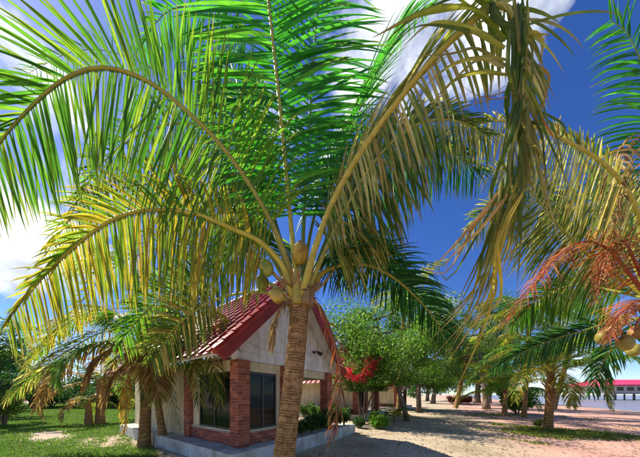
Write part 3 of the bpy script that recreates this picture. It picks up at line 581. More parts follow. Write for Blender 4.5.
# ---- left pair beside the bungalow's side wall
lp = PG(144, 447)
palm('leaning drooping palm with a hanging orange dead leaf by the cream wall', lp, P(141, 345, 6.5), .15, .12,
     [([(120, 333, 6.3), (95, 335, 6.1), (52, 362, 5.9), (7, 400, 5.7)], 'olive', {}), ([(118, 342, 6.3), (85, 350, 6.0), (58, 372, 5.8), (38, 408, 5.7)], 'dry', {}),
      ([(134, 352, 6.3), (127, 385, 6.1), (124, 432, 6.0)], 'gold', dict(L=.45, n=40, stem=(.45, .25, .05))), ([(165, 330, 6.1), (192, 336, 5.6), (212, 362, 5.2), (220, 402, 5.0)], 'olive', {}),
      ([(162, 322, 6.2), (188, 305, 5.8), (215, 312, 5.4), (236, 345, 5.0)], 'yellow', {}), ([(138, 300, 6.4), (126, 270, 6.3), (100, 258, 6.2), (65, 275, 6.0)], 'olive', {}), ([(148, 305, 6.4), (160, 280, 6.2), (185, 272, 6.0), (212, 290, 5.6)], 'fresh', {}),
      ([(130, 322, 6.2), (100, 310, 6.0), (65, 325, 5.8), (35, 358, 5.6)], 'yellow', {}), ([(125, 345, 6.1), (100, 358, 5.8), (85, 385, 5.6)], 'dry', {}), ([(140, 350, 6.1), (150, 365, 5.7), (160, 395, 5.4)], 'dry', {}), ([(165, 342, 6.1), (185, 350, 5.6), (196, 375, 5.3), (199, 402, 5.2)], 'olive', {}),
      ([(115, 325, 6.6), (85, 318, 6.6), (50, 335, 6.6), (25, 370, 6.6)], 'olive', {}), ([(130, 360, 6.2), (112, 380, 6.0), (104, 408, 5.9)], 'dry', {}), ([(158, 312, 6.2), (178, 320, 5.7), (195, 345, 5.2)], 'dark', {}), ([(160, 335, 6.0), (175, 345, 5.5), (182, 365, 5.2)], 'fresh', {})],
     7, 2.5, ('olive', 'fresh', 'yellow'), .85, 76, .036, 5, 2, False, (-.4, .8), 1.9, azoff=.4, mid=(.1, 0, 0))
palm('thin palm beside the cream side wall, its dark leaf trailing over the plaster', PG(165, 447), P(152, 368, 6.55), .11, .07,
     [([(160, 362, 6.5), (168, 385, 6.4), (175, 410, 6.35), (181, 432, 6.3)], 'dark', dict(L=.38, n=30, W=.02, miss=.1)), ([(146, 368, 6.5), (142, 385, 6.4), (142, 405, 6.3)], 'dark', dict(L=.3, n=24, W=.02)),
      ([(165, 352, 6.4), (185, 352, 6.0), (200, 375, 5.8)], 'olive', {}), ([(135, 355, 6.4), (115, 362, 6.2), (100, 395, 6.0)], 'dry', {})], 4, 1.5, ('olive', 'dry'), .5, 36, .03, 5, 2, False, (.2, 1.2), 1.6)
palm('short palm on the lawn behind the leaning palm', PG(100, 423), P(101, 380, 12.3), .2, .16, (), 9, 3.0, ('olive', 'dry', 'fresh'), .8, 46, .05, 4, 8, True, (-.3, 1.1), 1.9)
palm('knee-high palm stump with drooping leaves on the lawn', PG(89, 424), P(88, 402, 11.9), .16, .12, (), 6, 1.6, ('dry', 'olive'), .5, 30, .045, 4, 3, True, (-.2, .9), 2.0)
palm('dark palm among the trees on the lawn\'s outer edge', PG(-14, 424), P(-8, 345, 11.8), .18, .14, [([(0, 320, 11.6), (15, 325, 11.3), (25, 350, 11.0)], 'dark'), ([(-2, 335, 11.3), (15, 355, 10.8), (25, 395, 10.4)], 'dark'), ([(5, 340, 12), (25, 345, 12), (40, 355, 12)], 'dark')], 9, 3.0, ('dark', 'dark', 'olive'), .9, 46, .05, 4, 6, True, (-.5, 1.2), 1.7)
# ---- right palms on the beach track
palm('stout palm with brown boots and broad drooping leaves on the pink sand', PG(548, 430), P(551, 372, 9.8), .155, .13,
     [([(568, 362, 9.6), (588, 362, 9.3), (603, 378, 9.1), (611, 408, 9.0)], 'olive', {}), ([(572, 366, 10), (595, 358, 10.2), (620, 345, 10.4)], 'fresh', {}), ([(535, 350, 9.8), (510, 345, 9.8), (485, 358, 9.8), (470, 380, 9.8)], 'fresh', {}),
      ([(555, 345, 9.8), (565, 325, 9.9), (590, 312, 10), (615, 322, 10.2)], 'dark', {}), ([(545, 340, 9.8), (530, 318, 9.9), (505, 305, 10), (475, 312, 10.2)], 'dark', {}), ([(562, 375, 9.4), (570, 388, 9.0), (572, 405, 8.8)], 'yellow', {}), ([(538, 368, 9.3), (522, 378, 8.8), (515, 402, 8.5)], 'yellow', {})],
     11, 3.2, ('fresh', 'yellow', 'olive'), .8, 70, .04, 5, 14, False, (.4, 1.35), 1.5)
palm('small yellow-green palm beside a round green bush on the track', PG(504, 416), P(506, 391, 16.8), .17, .13,
     [([(495, 375, 16.6), (478, 369, 16.2), (460, 380, 15.8)], 'yellow'), ([(492, 380, 16), (472, 382, 15.4), (455, 398, 15)], 'yellow'), ([(502, 368, 16.8), (490, 350, 16.6), (468, 352, 16.2)], 'fresh')], 12, 3.9, ('yellow', 'fresh'), .95, 56, .055, 4, 4, True, (.1, 1.3), 1.7)
palm('tall slim palm rising behind the stout beach palm', (14.6, 15.4, 0), P(530, 318, 15), .15, .12, (), 14, 4.2, ('fresh', 'yellow', 'olive'), 1.05, 64, .055, 4, 4, True, (-.4, 1.2), 1.8)
palm('slender palm with a full dark crown behind the leafy shade trees', (6.2, 17.0, 0), P(405, 300, 17), .2, .15, (), 12, 4.2, ('dark', 'olive'), 1.1, 50, .07, 4, 3, True, (-.4, 1.2), 1.8)
palm('shaggy palm near the far bend of the track', (17, 27, 0), P(470, 345, 27), .25, .2, (), 11, 4.6, ('fresh', 'yellow', 'olive'), 1.2, 40, .09, 3, 0, True, (-.4, 1.2), 1.8)
palm('far palm at the water edge beyond the stout palm', (26, 24, 0), P(570, 350, 24), .25, .2, (), 11, 4.4, ('fresh', 'olive'), 1.2, 40, .09, 3, 0, True, (-.4, 1.2), 1.8)

# ------------------------------------------------------------------ bungalows
BR = [(.30, .085, .045), (.36, .11, .06), (.26, .07, .04), (.40, .14, .08), (.22, .07, .05)]
TILE = None
def roof_tile_mesh(w, l):
    """one interlocking clay tile: flat pan with a rolled rib"""
    prof = [(0, .0), (.10, .045), (.2, .06), (.3, .045), (.4, 0), (.7, -.006), (1.02, 0)]; V = []
    for yy, lift in ((0, .022), (l * 1.06, 0)):
        V += [(x * w, yy, z + lift) for x, z in prof]
    V += [(x * w, 0, z + .002) for x, z in prof]; n = len(prof)
    Fc = [(i, i + 1, n + i + 1, n + i) for i in range(n - 1)] + [(2 * n + i, 2 * n + i + 1, i + 1, i) for i in range(n - 1)]
    return mesh('roof_tile', V, Fc, M['roof_tile'])
def bricks(o, x0, x1, y0, y1, z0, z1, faces='xXyY', name='brick_courses'):
    """courses of separate bricks standing 4 mm proud of the mortar core"""
    mb = MB(); h, L, g, e = .062, .215, .011, .012; z = z0 + .004; r = 0
    while z + h <= z1 + .02:
        zt = min(z + h, z1 - .002)
        for fa in faces:
            a0, a1 = (x0, x1) if fa in 'yY' else (y0, y1)
            p = a0 - (L * .5 if r % 2 else 0)
            while p < a1 - .02:
                q0, q1 = max(p, a0 + .002), min(p + L - g, a1 - .002)
                if q1 - q0 > .03:
                    pr = e * .6 + RNG.uniform(0, .005); col = tuple(np.array(BR[RNG.integers(0, len(BR))]) * RNG.uniform(.8, 1.2))
                    if fa == 'y': mb.box(q0, q1, y0 - pr, y0 + .02, z, zt, col=col)
                    if fa == 'Y': mb.box(q0, q1, y1 - .02, y1 + pr, z, zt, col=col)
                    if fa == 'x': mb.box(x0 - pr, x0 + .02, q0, q1, z, zt, col=col)
                    if fa == 'X': mb.box(x1 - .02, x1 + pr, q0, q1, z, zt, col=col)
                p += L
        z += h + g; r += 1
    return mb.obj(name, M['brick'], o, kind='stuff')
def bungalow(label, org, ang, near=True, full=True):
    """local axes: x along the gable front, y into the depth of the house, z up; origin at the corner pillar"""
    root = thing('bungalow', label, 'bungalow', (org[0], org[1], 0), 'holiday bungalows along the track', ang)
    def part(name, mat_, *boxes, parent=None, kind=None):
        mb = MB()
        for b_ in boxes: mb.box(*b_)
        return mb.obj(name, mat_, parent or root, kind=kind)
    Wd, Dp, PZ, TZ = 3.72, 7.2, .38, 2.44
    part('plinth', M['plinth_paint'], (-.55, 5.2, -.5, Dp + .2, -.1, PZ))
    # brick pillars
    for x, y in ((0, 0), (1.43, 0), (Wd, 0), (0, 2.37)):
        p = part('brick_pillar', M['mortar'], (x - .155, x + .155, y - .155, y + .155, PZ - .01, TZ))
        bricks(p, x - .155, x + .155, y - .155, y + .155, PZ, TZ)
    # low brick walls under the openings
    for bx in ((.16, 1.27, -.07, .07), (-.07, .07, .16, 2.21)):
        p = part('low_brick_wall', M['mortar'], (*bx, PZ - .01, .70)); bricks(p, *bx, PZ, .70, 'yY' if bx[1] - bx[0] > 1 else 'xX')
        part('sill', M['plaster_cream'], (bx[0] - .002, bx[1] + .002, bx[2] - .025, bx[3] + .025, .708, .745))
    # upper beams and room walls
    part('beam', M['plaster_cream'], (.16, 1.27, -.06, .06, 2.18, 2.42)); part('beam', M['plaster_cream'], (1.59, Wd - .16, -.06, .06, 2.18, 2.42))
    part('beam', M['plaster_cream'], (-.06, .06, .16, 2.21, 2.18, 2.46))
    part('side_wall', M['plaster_cream'], (-.10, .08, 2.53, Dp, PZ - .01, 2.52))
    part('back_wall', M['plaster_cream'], (.08, Wd, Dp - .16, Dp, PZ - .01, 2.52)); part('inner_wall', M['plaster_cream'], (.09, Wd - .02, 3.4, 3.52, PZ, 2.5))
    part('end_wall', M['plaster_cream'], (Wd - .02, Wd + .14, 2.4, Dp - .17, PZ - .01, 2.52)); part('porch_wall', M['plaster_cream'], (1.36, 1.50, .16, 2.39, PZ, 2.5)); part('porch_wall', M['plaster_cream'], (1.51, Wd - .03, 2.28, 2.39, PZ, 2.5))
    part('porch_beam', M['plaster_cream'], (Wd - .07, Wd + .07, .16, 2.39, 2.18, 2.5))
    part('ceiling', M['plaster_white'], (-.04, Wd + .1, .05, Dp - .2, 2.53, 2.58))
    def glazed(name, x0, x1, y, z0, z1, along='x', leaves=2):
        fr = MB(); t = .045
        def B(a0, a1, za, zb, d0=-.03, d1=.03):
            if along == 'x': fr.box(a0, a1, y + d0, y + d1, za, zb)
            else: fr.box(y + d0, y + d1, a0, a1, za, zb)
        B(x0, x0 + t, z0, z1); B(x1 - t, x1, z0, z1); B(x0 + t, x1 - t, z1 - t, z1); B(x0 + t, x1 - t, z0, z0 + t)
        for k in range(1, leaves):
            xm = x0 + (x1 - x0) * k / leaves; B(xm - t / 2, xm + t / 2, z0 + t, z1 - t, -.025, .025)
        o = fr.obj(name, M['dark_frame'], root)
        for k in range(leaves):
            a = x0 + (x1 - x0) * k / leaves + t * .6; b_ = x0 + (x1 - x0) * (k + 1) / leaves - t * .6; pn = MB()
            if along == 'x': pn.box(a, b_, y - .004, y + .004, z0 + t, z1 - t)
            else: pn.box(y - .004, y + .004, a, b_, z0 + t, z1 - t)
            pn.obj('pane', M['glass'], o)
    # jambs in cream and the glazing
    part('jamb', M['plaster_cream'], (.16, .20, -.04, .04, .745, 2.18)); part('jamb', M['plaster_cream'], (1.13, 1.27, -.04, .04, .745, 2.18)); glazed('glass_door', .20, 1.13, .0, .747, 2.17)
    if near:
        part('jamb', M['plaster_cream'], (-.04, .04, 1.85, 2.21, .745, 2.18)); part('jamb', M['plaster_cream'], (-.04, .04, .16, .30, .745, 2.18)); glazed('window', .30, 1.85, .0, .747, 2.17, 'y', 2)
    else: part('side_wall', M['plaster_cream'], (-.05, .05, .16, 2.21, .745, 2.18))
    if near:
        for cx0, cx1, alongx in ((.24, .62, True), (.40, .85, False), (1.40, 1.82, False)):
            V = []; Fc = []
            for k in range(25):
                a = cx0 + (cx1 - cx0) * k / 24; off = .16 + .03 * math.sin(k * 1.9)
                for z in (.80, 2.14): V.append((a, off, z) if alongx else (off, a, z))
                if k: Fc.append((2 * k - 2, 2 * k, 2 * k + 1, 2 * k - 1))
            link('curtain', mesh('curtain', V, Fc, M['curtain'], smooth=True), root)
    # gable panel under the verge
    xl, xr, ez, az = -.81, 4.21, 2.45, 5.02; xm = (xl + xr) / 2; sl_ = (az - ez) / (xm - xl)
    def under(x): return az - .10 - abs(x - xm) * sl_
    V = []; a = .62
    for y in (-.03, .05):
        V += [(xl + a, y, 2.43), (xr - a + .25, y, 2.43), (xr - a + .25, y, under(xr - a + .25)), (xm, y, under(xm)), (xl + a, y, under(xl + a))]
    link('gable_panel', mesh('gable_panel', V, [(0, 1, 2, 3, 4), (9, 8, 7, 6, 5)] + [(i, i + 5, (i + 1) % 5 + 5, (i + 1) % 5) for i in range(5)], M['plaster_white']), root)
    part('gable_band', M['plaster_white'], (xl + .63, xr - .40, -.075, -.034, 2.432, 2.62))
    # roof: two boarded slopes, tiles on top, white-and-red verge boards
    y0, y1 = -.52, Dp + .4; ln = math.hypot(xm - xl, az - ez); th_ = math.atan2(az - ez, xm - xl)
    for s in (-1, 1):
        ex = xl if s < 0 else xr
        Vb = [(ex, y0 + .03, ez), (ex, y1, ez), (xm, y1, az), (xm, y0 + .03, az)]; Vb += [(x, y, z - .07) for x, y, z in Vb]
        slab = link('roof_slope', mesh('roof_slope', Vb, [(0, 1, 2, 3), (7, 6, 5, 4), (0, 4, 5, 1), (1, 5, 6, 2), (2, 6, 7, 3), (3, 7, 4, 0)], M['plaster_white']), root)
        slab.data.materials.clear(); slab.data.materials.append(M['plaster_white'])
        # frame of the slope: u along the ridge, v up the slope
        up = Vector((-s * math.cos(th_), 0, math.sin(th_))); along = Vector((0, 1, 0)) if s > 0 else Vector((0, -1, 0)); nn = along.cross(up)
        if nn.z < 0: along = -along; nn = -nn
        start = Vector((ex, y0 if along.y > 0 else y1, ez)) - up * .06 + nn * .012
        nc, nr = (24, 12) if near else (20, 10); tw, tl = (y1 - y0) / nc, (ln + .06) / nr
        Rm = Matrix((along, up, nn)).transposed()
        if near and s < 0:
            tm = roof_tile_mesh(tw, tl)
            for i in range(nc):
                for j in range(nr):
                    t = link('roof_tile', tm, slab); t.rotation_euler = (Rm @ Matrix.Rotation(RNG.normal(0, .006), 3, 'Z')).to_euler()
                    t.location = start + along * (i * tw) + up * (j * tl) + nn * RNG.uniform(0, .006)
        else:
            tm = roof_tile_mesh(tw, tl); vb = np.array([v.co for v in tm.vertices]); fb = [tuple(p.vertices) for p in tm.polygons]; V = []; Fc = []
            A = np.array(Rm)
            for i in range(nc):
                for j in range(nr):
                    o_ = len(V); V += (vb @ A.T + np.array(start + along * (i * tw) + up * (j * tl))).tolist(); Fc += [tuple(k_ + o_ for k_ in f_) for f_ in fb]
            link('tile_mass', mesh('tile_mass', V, Fc, M['roof_tile']), slab, 'stuff')
        # verge: board plus capping tiles laid up the rake, each its own piece
        mb = MB(); Mv = Matrix.Translation(Vector((ex, 0, ez))) @ Matrix((up, Vector((0, 1, 0)), up.cross(Vector((0, 1, 0))))).transposed().to_4x4()
        sg = 1 if (up.cross(Vector((0, 1, 0)))).z > 0 else -1
        mb.box(-.05, ln + .02, y0 - .02, y0 + .028, min(-.20 * sg, .0), max(-.20 * sg, .0), Mv); mb.obj('verge_board', M['fascia'], root)
        nv = 12 if near else 8
        for k in range(nv):
            a0 = -.08 + (ln + .10) * k / nv; mb = MB(); pts = [Mv @ Vector((a0 + q, y0 + .02, .045 * sg + l_)) for q, l_ in ((0, .014 * sg), ((ln + .1) / nv * 1.08, 0))]
            mb.tube(np.array([tuple(p) for p in pts]), np.array((.085, .072)), 8); mb.obj('verge_tile', M['roof_tile'], root)
    for k in range(18 if near else 9):
        a0 = y0 + (y1 - y0) * k / (18 if near else 9); mb = MB(); mb.tube(np.array([(xm, a0, az + .05), (xm, a0 + (y1 - y0) / (18 if near else 9) * 1.06, az + .035)]), np.array((.12, .105)), 10); mb.obj('ridge_tile', M['roof_tile'], root)
    return root
A_B = math.pi / 2 - math.atan2(150, 215)       # gable front runs towards the pixel column 470 on the horizon
P0 = P(240, 400, 5.1)
B1 = bungalow('white-gabled bungalow with red tiles and brick corner pillars behind the coconut palm', P0, A_B)
P2 = P(356, 400, 13.8); B2 = bungalow('second bungalow, half hidden by the pink bougainvillea and shade trees', P2, A_B, False)
P3 = P(396, 400, 22.5); B3 = bungalow('third bungalow, pale wall glimpsed behind the shade-tree trunks', P3, A_B, False)
def loc_to_world(B, v): return B.matrix_basis @ Vector(v)
# floodlight on the gable and its slack wire
lw = loc_to_world(B1, (2.85, -.05, 3.05))
fl = thing('floodlight', 'small black floodlight on the white gable', 'lamp', lw, rz=A_B)
mb = MB(); mb.box(-.05, .05, -.055, .012, -.02, .05); mb.tube([(0, -.05, .02), (.02, -.10, .05), (.04, -.16, .02)], .014, 6); mb.obj('bracket', M['black_plastic'], fl)
mb = MB(); mb.tube([(.02, -.12, .04), (.05, -.19, -.01), (.08, -.27, -.07)], np.array((.03, .055, .07)), 10); mb.obj('lamp_head', M['black_plastic'], fl)
mb = MB(); mb.tube([(.0805, -.271, -.071), (.084, -.279, -.077)], .062, 10); mb.obj('lens', M['glass'], fl)
wp = spline([tuple(loc_to_world(B1, q)) for q in ((-.05, -.09, 2.98), (.5, -.10, 2.80), (1.3, -.10, 2.78), (2.1, -.10, 2.9), (2.83, -.10, 3.05))], 30)
mb = MB(); mb.tube(wp, .006, 5); tag(mb.obj('lamp_wire', M['plaster_cream']), 'slack pale wire strung across the white gable', 'wire')

# ------------------------------------------------------------------ broad-leaved trees, shrubs
GREEN = [(.045, .13, .022), (.07, .18, .03), (.10, .22, .035), (.04, .10, .02), (.15, .25, .04)]
DARKG = [(.025, .075, .018), (.035, .10, .022), (.05, .12, .025), (.02, .055, .015)]
LIME = [(.14, .30, .03), (.20, .34, .04), (.10, .24, .025)]
OLIV = [(.08, .11, .035), (.11, .14, .045), (.06, .09, .03)]
def leaf_cloud(centres, rads, per, size, cols, aspect=2.0, hang=.25, flat=.75):
    cen = np.repeat(np.asarray(centres, float), per, axis=0); rd = np.repeat(np.asarray(rads, float), per)
    n = len(cen); dirs = nrm(RNG.normal(0, 1, (n, 3))); p = cen + dirs * (rd * RNG.random(n) ** .5)[:, None] * np.array((1, 1, flat))
    a = nrm(RNG.normal(0, 1, (n, 3)) + dirs * .6 - np.array((0, 0, hang * 2))); b_ = nrm(np.cross(a, RNG.normal(0, 1, (n, 3)))); L = size * RNG.uniform(.6, 1.3, n)[:, None]; w = L / aspect
    v = np.stack((p, p + a * L * .45 + b_ * w * .5, p + a * L, p + a * L * .45 - b_ * w * .5), 1).reshape(-1, 3)
    Fc = (np.arange(n)[:, None] * 4 + np.arange(4)[None])
    cols = np.asarray(cols); c = cols[RNG.integers(0, len(cols), n)] * RNG.uniform(.75, 1.3, (n, 1)); return v, Fc, np.repeat(c, 4, axis=0)
def tree(label, foot, H, R, cols, nleaf=9000, size=.16, r=.14, lean=(0, 0), first=.3, name='shade_tree', group=None, aspect=2.0, hang=.25, nl=9, clump=.8, mass=True, stems=1, cat='tree', crown_shape=1.0, low=.05):
    foot = np.array((foot[0], foot[1], float(gz(foot[0], foot[1])))); o = thing(name, label, cat, foot, group)
    cen, rad = [], []; mb = MB()
    for s in range(stems):
        off = np.array((RNG.normal(0, .15), RNG.normal(0, .15), 0)) * (stems > 1)
        top = np.array((lean[0], lean[1], H * .82)) + off * 4; trunk = spline([off - (0, 0, .1), off + top * (.3, .3, .35) + RNG.normal(0, .03 * H, 3) * (1, 1, 0), top * (.7, .7, .7) + off + RNG.normal(0, .04 * H, 3) * (1, 1, 0), top], 16)
        mb.tube(trunk, r * np.interp(np.linspace(0, 1, 16), [0, .08, .5, 1], [1.5, 1.05, .7, .15]) / (stems ** .5), 9)
        for i in range(nl):
            t = first + (1 - first) * (i + RNG.random()) / nl; b0 = trunk[min(15, int(t * 15))]; az = i * 2.4 + RNG.normal(0, .3) + s
            prof = math.sin(math.pi * min(1, max(.05, (t - first + .18) / (1.25 - first)))) ** .6 * crown_shape + (1 - crown_shape) * (1.15 - t)
            ln = R * prof * RNG.uniform(.75, 1.1); e = RNG.uniform(.1, .7)
            end = b0 + np.array((math.cos(az) * ln, math.sin(az) * ln, ln * math.tan(e) * .6)); midp = (b0 + end) / 2 + np.array((0, 0, -.08 * ln)) + RNG.normal(0, .05 * ln, 3)
            br = spline([b0, midp, end], 9); mb.tube(br, np.linspace(r * .42, r * .06, 9) / (stems ** .5), 6)
            for k in (4, 6, 7, 8):
                for q in range(2):
                    e2 = br[k] + RNG.normal(0, .22 * ln, 3) * (1, 1, .8) * (k / 8); cen.append(e2); rad.append(clump * R * .3 * RNG.uniform(.6, 1.25))
                    if q == 0: mb.tube(np.array([br[k], (br[k] + e2) / 2 + (0, 0, .03), e2]), np.array((r * .12, r * .07, r * .02)), 4)
        cen.append(top); rad.append(clump * R * .3)
    mb.obj('trunk', M['tree_bark'], o, True)
    v, Fc, c = leaf_cloud(cen, rad, max(4, nleaf // len(cen)), size, cols, aspect, hang)
    k = v.reshape(-1, 4, 3)[:, :, 2].min(1) > low; kk = np.repeat(k, 4)
    v, c = v[kk], c[kk]; Fc = np.arange(len(v)).reshape(-1, 4)
    link('crown', mesh('crown', v, Fc, M['leaf'], c), o, 'stuff'); return o
tree('leafy shade tree with leaning bare trunk before the second bungalow', PG(408, 421), 8.0, 4.2, LIME + GREEN[1:3] + LIME, 26000, .14, .15, (-2.2, -.5), .34, nl=15, clump=.75, low=2.3)
tree('small leafy tree rising behind the pink bougainvillea', P(370, 400, 11.9), 5.6, 2.3, LIME + GREEN[1:], 15000, .13, .08, (-.2, 0), .42, nl=13, clump=.8, low=2.0)
tree('darker shade tree with upright trunk right behind the leaning one', PG(419, 412), 9.8, 4.2, GREEN + LIME[:2], 24000, .15, .2, (.3, .4), .34, nl=12, clump=.75, low=2.2)
TG = 'trees in the grove along the track'
tree('thin-stemmed tree farther along the track behind the shade trees', (9.6, 21, 0), 11, 4.2, GREEN, 13000, .22, .14, (.2, 0), .3, group=TG)
tree('thick-trunked tree standing alone in the middle of the sandy vista', PG(477, 403), 15, 5.2, GREEN + DARKG, 13000, .38, .5, (.5, 0), .3, nl=12, group=TG, aspect=3.2, hang=.7)
tree('straight tree just behind the thick-trunked one', (32, 41, 0), 16, 5.0, GREEN, 10000, .42, .45, (0, 0), .3, nl=12, group=TG, aspect=3.2, hang=.7)
tree('tall feathery tree over the small yellow-green palm', (18.2, 23.5, 0), 14.0, 4.2, GREEN + OLIV, 18000, .30, .3, (.4, 0), .28, nl=14, group=TG, aspect=4.5, hang=1.0, clump=.7)
tree('bushy tree over the dark red shrubs at the track\'s end', (21, 40, 0), 15, 6.5, LIME + GREEN, 13000, .4, .35, (0, 0), .2, group=TG)
tree('dense tree closing the track behind the red shrubs', (29, 58, 0), 13, 7, DARKG + GREEN, 9000, .55, .4, (0, 0), .15, group=TG)
tree('broad tree behind the roofs of the bungalows', (6.5, 27, 0), 9.5, 4.6, GREEN + LIME, 9000, .30, .3, (0, 0), .25, group=TG)
LG = 'trees edging the lawn'
for i, (x, y, H, R, lab) in enumerate(((-39, 29, 6, 4.2, 'round dark tree at the lawn\'s far corner'), (-33, 31, 5.0, 3.6, 'low bushy tree left of the lawn palms'), (-27.5, 31, 5.5, 3.8, 'dense green tree straight behind the short lawn palm'), (-22, 30, 5.2, 3.6, 'spreading tree behind the bungalow\'s back corner'), (-30, 38, 9, 4.4, 'taller tree rising over the lawn hedge'), (-19, 27, 5.5, 3.2, 'slim tree next to the bungalow\'s rear wall'))):
    tree(lab, (x, y, 0), H, R, DARKG + GREEN[:2], 6500, .30, .2, (RNG.normal(0, .5), 0), .12, group=LG, nl=10, clump=.95)
tree('dark tall tree beyond the lawn\'s outer edge', (-22.5, 14.2, 0), 6.0, 2.6, DARKG, 9000, .2, .2, (.3, 0), .1, group=LG, nl=12)
tree('dark bushy tree at the outer corner of the lawn', (-32.5, 20.0, 0), 6.4, 3.4, DARKG, 9000, .24, .2, (.2, 0), .1, group=LG, nl=12)

def shrub(label, foot, R, H, cols, n=1500, size=.12, z0=None, name='shrub', flowers=None, stems=7, aspect=2.2, hang=0, group=None, low=0.0):
    fz = float(gz(foot[0], foot[1])) if z0 is None else z0; o = thing(name, label, 'shrub', (foot[0], foot[1], fz), group); cen = []; rad = []; mb = MB()
    for i in range(stems):
        a = i * 2.4; e = np.array((math.cos(a) * R * .7 * RNG.uniform(.3, 1), math.sin(a) * R * .7 * RNG.uniform(.3, 1), H * RNG.uniform(.5, .85)))
        q = spline([np.array((e[0] * .1, e[1] * .1, -.04)), e * (.45, .45, .6), e], 7); mb.tube(q, np.linspace(.018, .005, 7) * max(1, H), 5)
        cen += [e, e * ((.7, .7, .6) if not low else (.8, .8, .9))]; rad += [R * .42, R * .4]
    mb.obj('stem', M['tree_bark'], o)
    v, Fc, c = leaf_cloud(cen, rad, max(4, n // len(cen)), size, cols, aspect, hang); v[:, 2] = np.maximum(v[:, 2], .01)
    if low:
        kk = np.repeat(v.reshape(-1, 4, 3)[:, :, 2].min(1) > low, 4); v, c = v[kk], c[kk]; Fc = np.arange(len(v)).reshape(-1, 4)
    link('foliage', mesh('foliage', v, Fc, M['leaf'], c), o, 'stuff')
    if flowers:
        v, Fc, c = leaf_cloud([np.array(q) for q in flowers[0]], flowers[1], flowers[2], flowers[3], flowers[4], 1.3, .1)
        link('blossom', mesh('blossom', v, Fc, M['leaf'], c), o, 'stuff')
    return o
shrub('bright green shrub in the middle of the sandy yard', PG(378, 428.5), .58, .75, LIME, 1500, .15)
shrub('small dark shrub close to the white kerb', PG(358, 428), .4, .55, DARKG, 800, .11)
shrub('round glossy bush at the foot of the small yellow-green palm', PG(517, 414.5), 1.5, 2.3, LIME + GREEN, 3000, .26)
shrub('low weed tuft against the stout palm\'s trunk', PG(538, 427), .22, .4, OLIV, 300, .12)
PINK = [(.75, .06, .14), (.82, .14, .24), (.68, .04, .08)]
bz = PG(362, 424.5); bzv = np.array((bz[0], bz[1], 0.0))
sprays = [P(q[0], q[1], 10.6 + RNG.normal(0, .15)) - bzv for q in ((352, 378), (357, 379), (362, 377), (366, 372), (368, 366), (370, 360), (367, 355), (376, 363), (380, 361), (374, 368), (348, 374), (343, 372), (364, 380), (371, 376), (338, 371), (350, 371))]
shrub('bougainvillea with bright pink blossom sprays at the second bungalow\'s corner', bz, 1.5, 3.6, GREEN + DARKG, 5600, .13, name='bougainvillea', low=1.75, flowers=(sprays, [.21] * len(sprays), 75, .12, PINK))
HG = 'planting along the first bungalow front'
for i, (t, h) in enumerate(((1.95, .55), (2.45, .65), (2.95, .55), (3.5, .75), (4.05, .7), (4.6, .65))):
    w = loc_to_world(B1, (t, -.28, .38)); shrub(['first clipped shrub from the palm trunk, in the planter behind the white kerb', 'second clipped shrub from the palm trunk, in the kerbed planter', 'third clipped shrub from the palm trunk, in the kerbed planter', 'spiky shrub before the bungalow\'s last brick pillar', 'taller shrub just past the bungalow\'s last brick pillar', 'end shrub where the bungalow\'s white kerb stops'][i], (w.x, w.y), .30, h, DARKG + GREEN[:2], 700, .11, z0=.38, group=HG)
SG = 'plants along the second bungalow wall'
for i, t in enumerate((.5, 1.3, 2.1, 2.9, 3.7)):
    w = loc_to_world(B2, (-.75, t, 0)); shrub(['leafy plant at the second bungalow\'s brick corner pillar', 'second plant from the corner along the second bungalow\'s cream wall', 'third plant from the corner along the second bungalow\'s cream wall', 'fourth plant from the corner along the second bungalow\'s cream wall', 'fifth plant from the corner along the second bungalow\'s cream wall'][i], (w.x, w.y), .4, .95 + .2 * (i % 2), GREEN, 700, .16, group=SG)
RG = 'dark red shrubs at the end of the track'
for x, y, lab in ((22.6, 36.5, 'dark red shrub nearest the leafy shade trees'), (24.2, 37.2, 'dark red shrub in the middle of its row'), (25.8, 37.6, 'dark red shrub next to the open sandy gap')):
    shrub(lab, (x, y), 1.1, 1.5, [(.20, .03, .02), (.26, .05, .03), (.12, .03, .02)], 1400, .22, group=RG)
LH = 'hedge bushes behind the lawn'
for i in range(10):
    x = -40 + 2.5 * i; shrub('rounded dark hedge bush in the row behind the lawn', (x, 25.8 + RNG.normal(0, .5)), 2.0, 3.2, DARKG + GREEN[:1], 2600, .24, group=LH)
shrub('yellow-green leafy clump at the lawn\'s edge by the dark palm', PG(4, 426), .7, 2.0, [(.20, .24, .03), (.12, .18, .03)], 900, .26, aspect=4)
# young yellow-green palm-like seedling near the second bungalow's steps
palm('knee-high yellow-green palm seedling by the leaning trunk', PG(394, 421), PG(394, 421) + (0, 0, .35), .05, .035, (), 8, 1.15, ('yellow', 'fresh'), .38, 18, .05, 4, 0, True, (.3, 1.2), 1.6, name='palm_seedling')
# red leaf tips in the planting bed by the camera
rs = P(318, 466, 4.6); o = thing('red_plant', 'low plant with red leaf tips at the foot of the trunk', 'plant', (rs[0], rs[1], float(gz(rs[0], rs[1]))))
for i in range(14):
    a = i * 2.4; d = np.array((math.cos(a), math.sin(a) * .6, 0)); r_ = RNG.uniform(.03, .22); q = spline([d * r_ * .3 - (0, 0, .03), d * r_ * .8 + (0, 0, .10 + .1 * RNG.random()), d * r_ * 1.5 + (0, 0, .2 + .16 * RNG.random())], 6)
    T, _, _ = frames(q); wv = nrm(np.cross(T, (0, 1, .2))); hw = np.array((.012, .03, .04, .035, .02, .002))[:, None]; V = np.stack((q - wv * hw, q - np.cross(T, wv) * hw * .4, q + wv * hw), 1)[None]
    c = np.repeat(np.array([(.10, .16, .03), (.20, .14, .03), (.45, .06, .04), (.6, .04, .04), (.62, .04, .05), (.5, .03, .04)])[:, None], 3, 1)[None]; link('leaf', leaf_mesh('leaf', V, c), o)

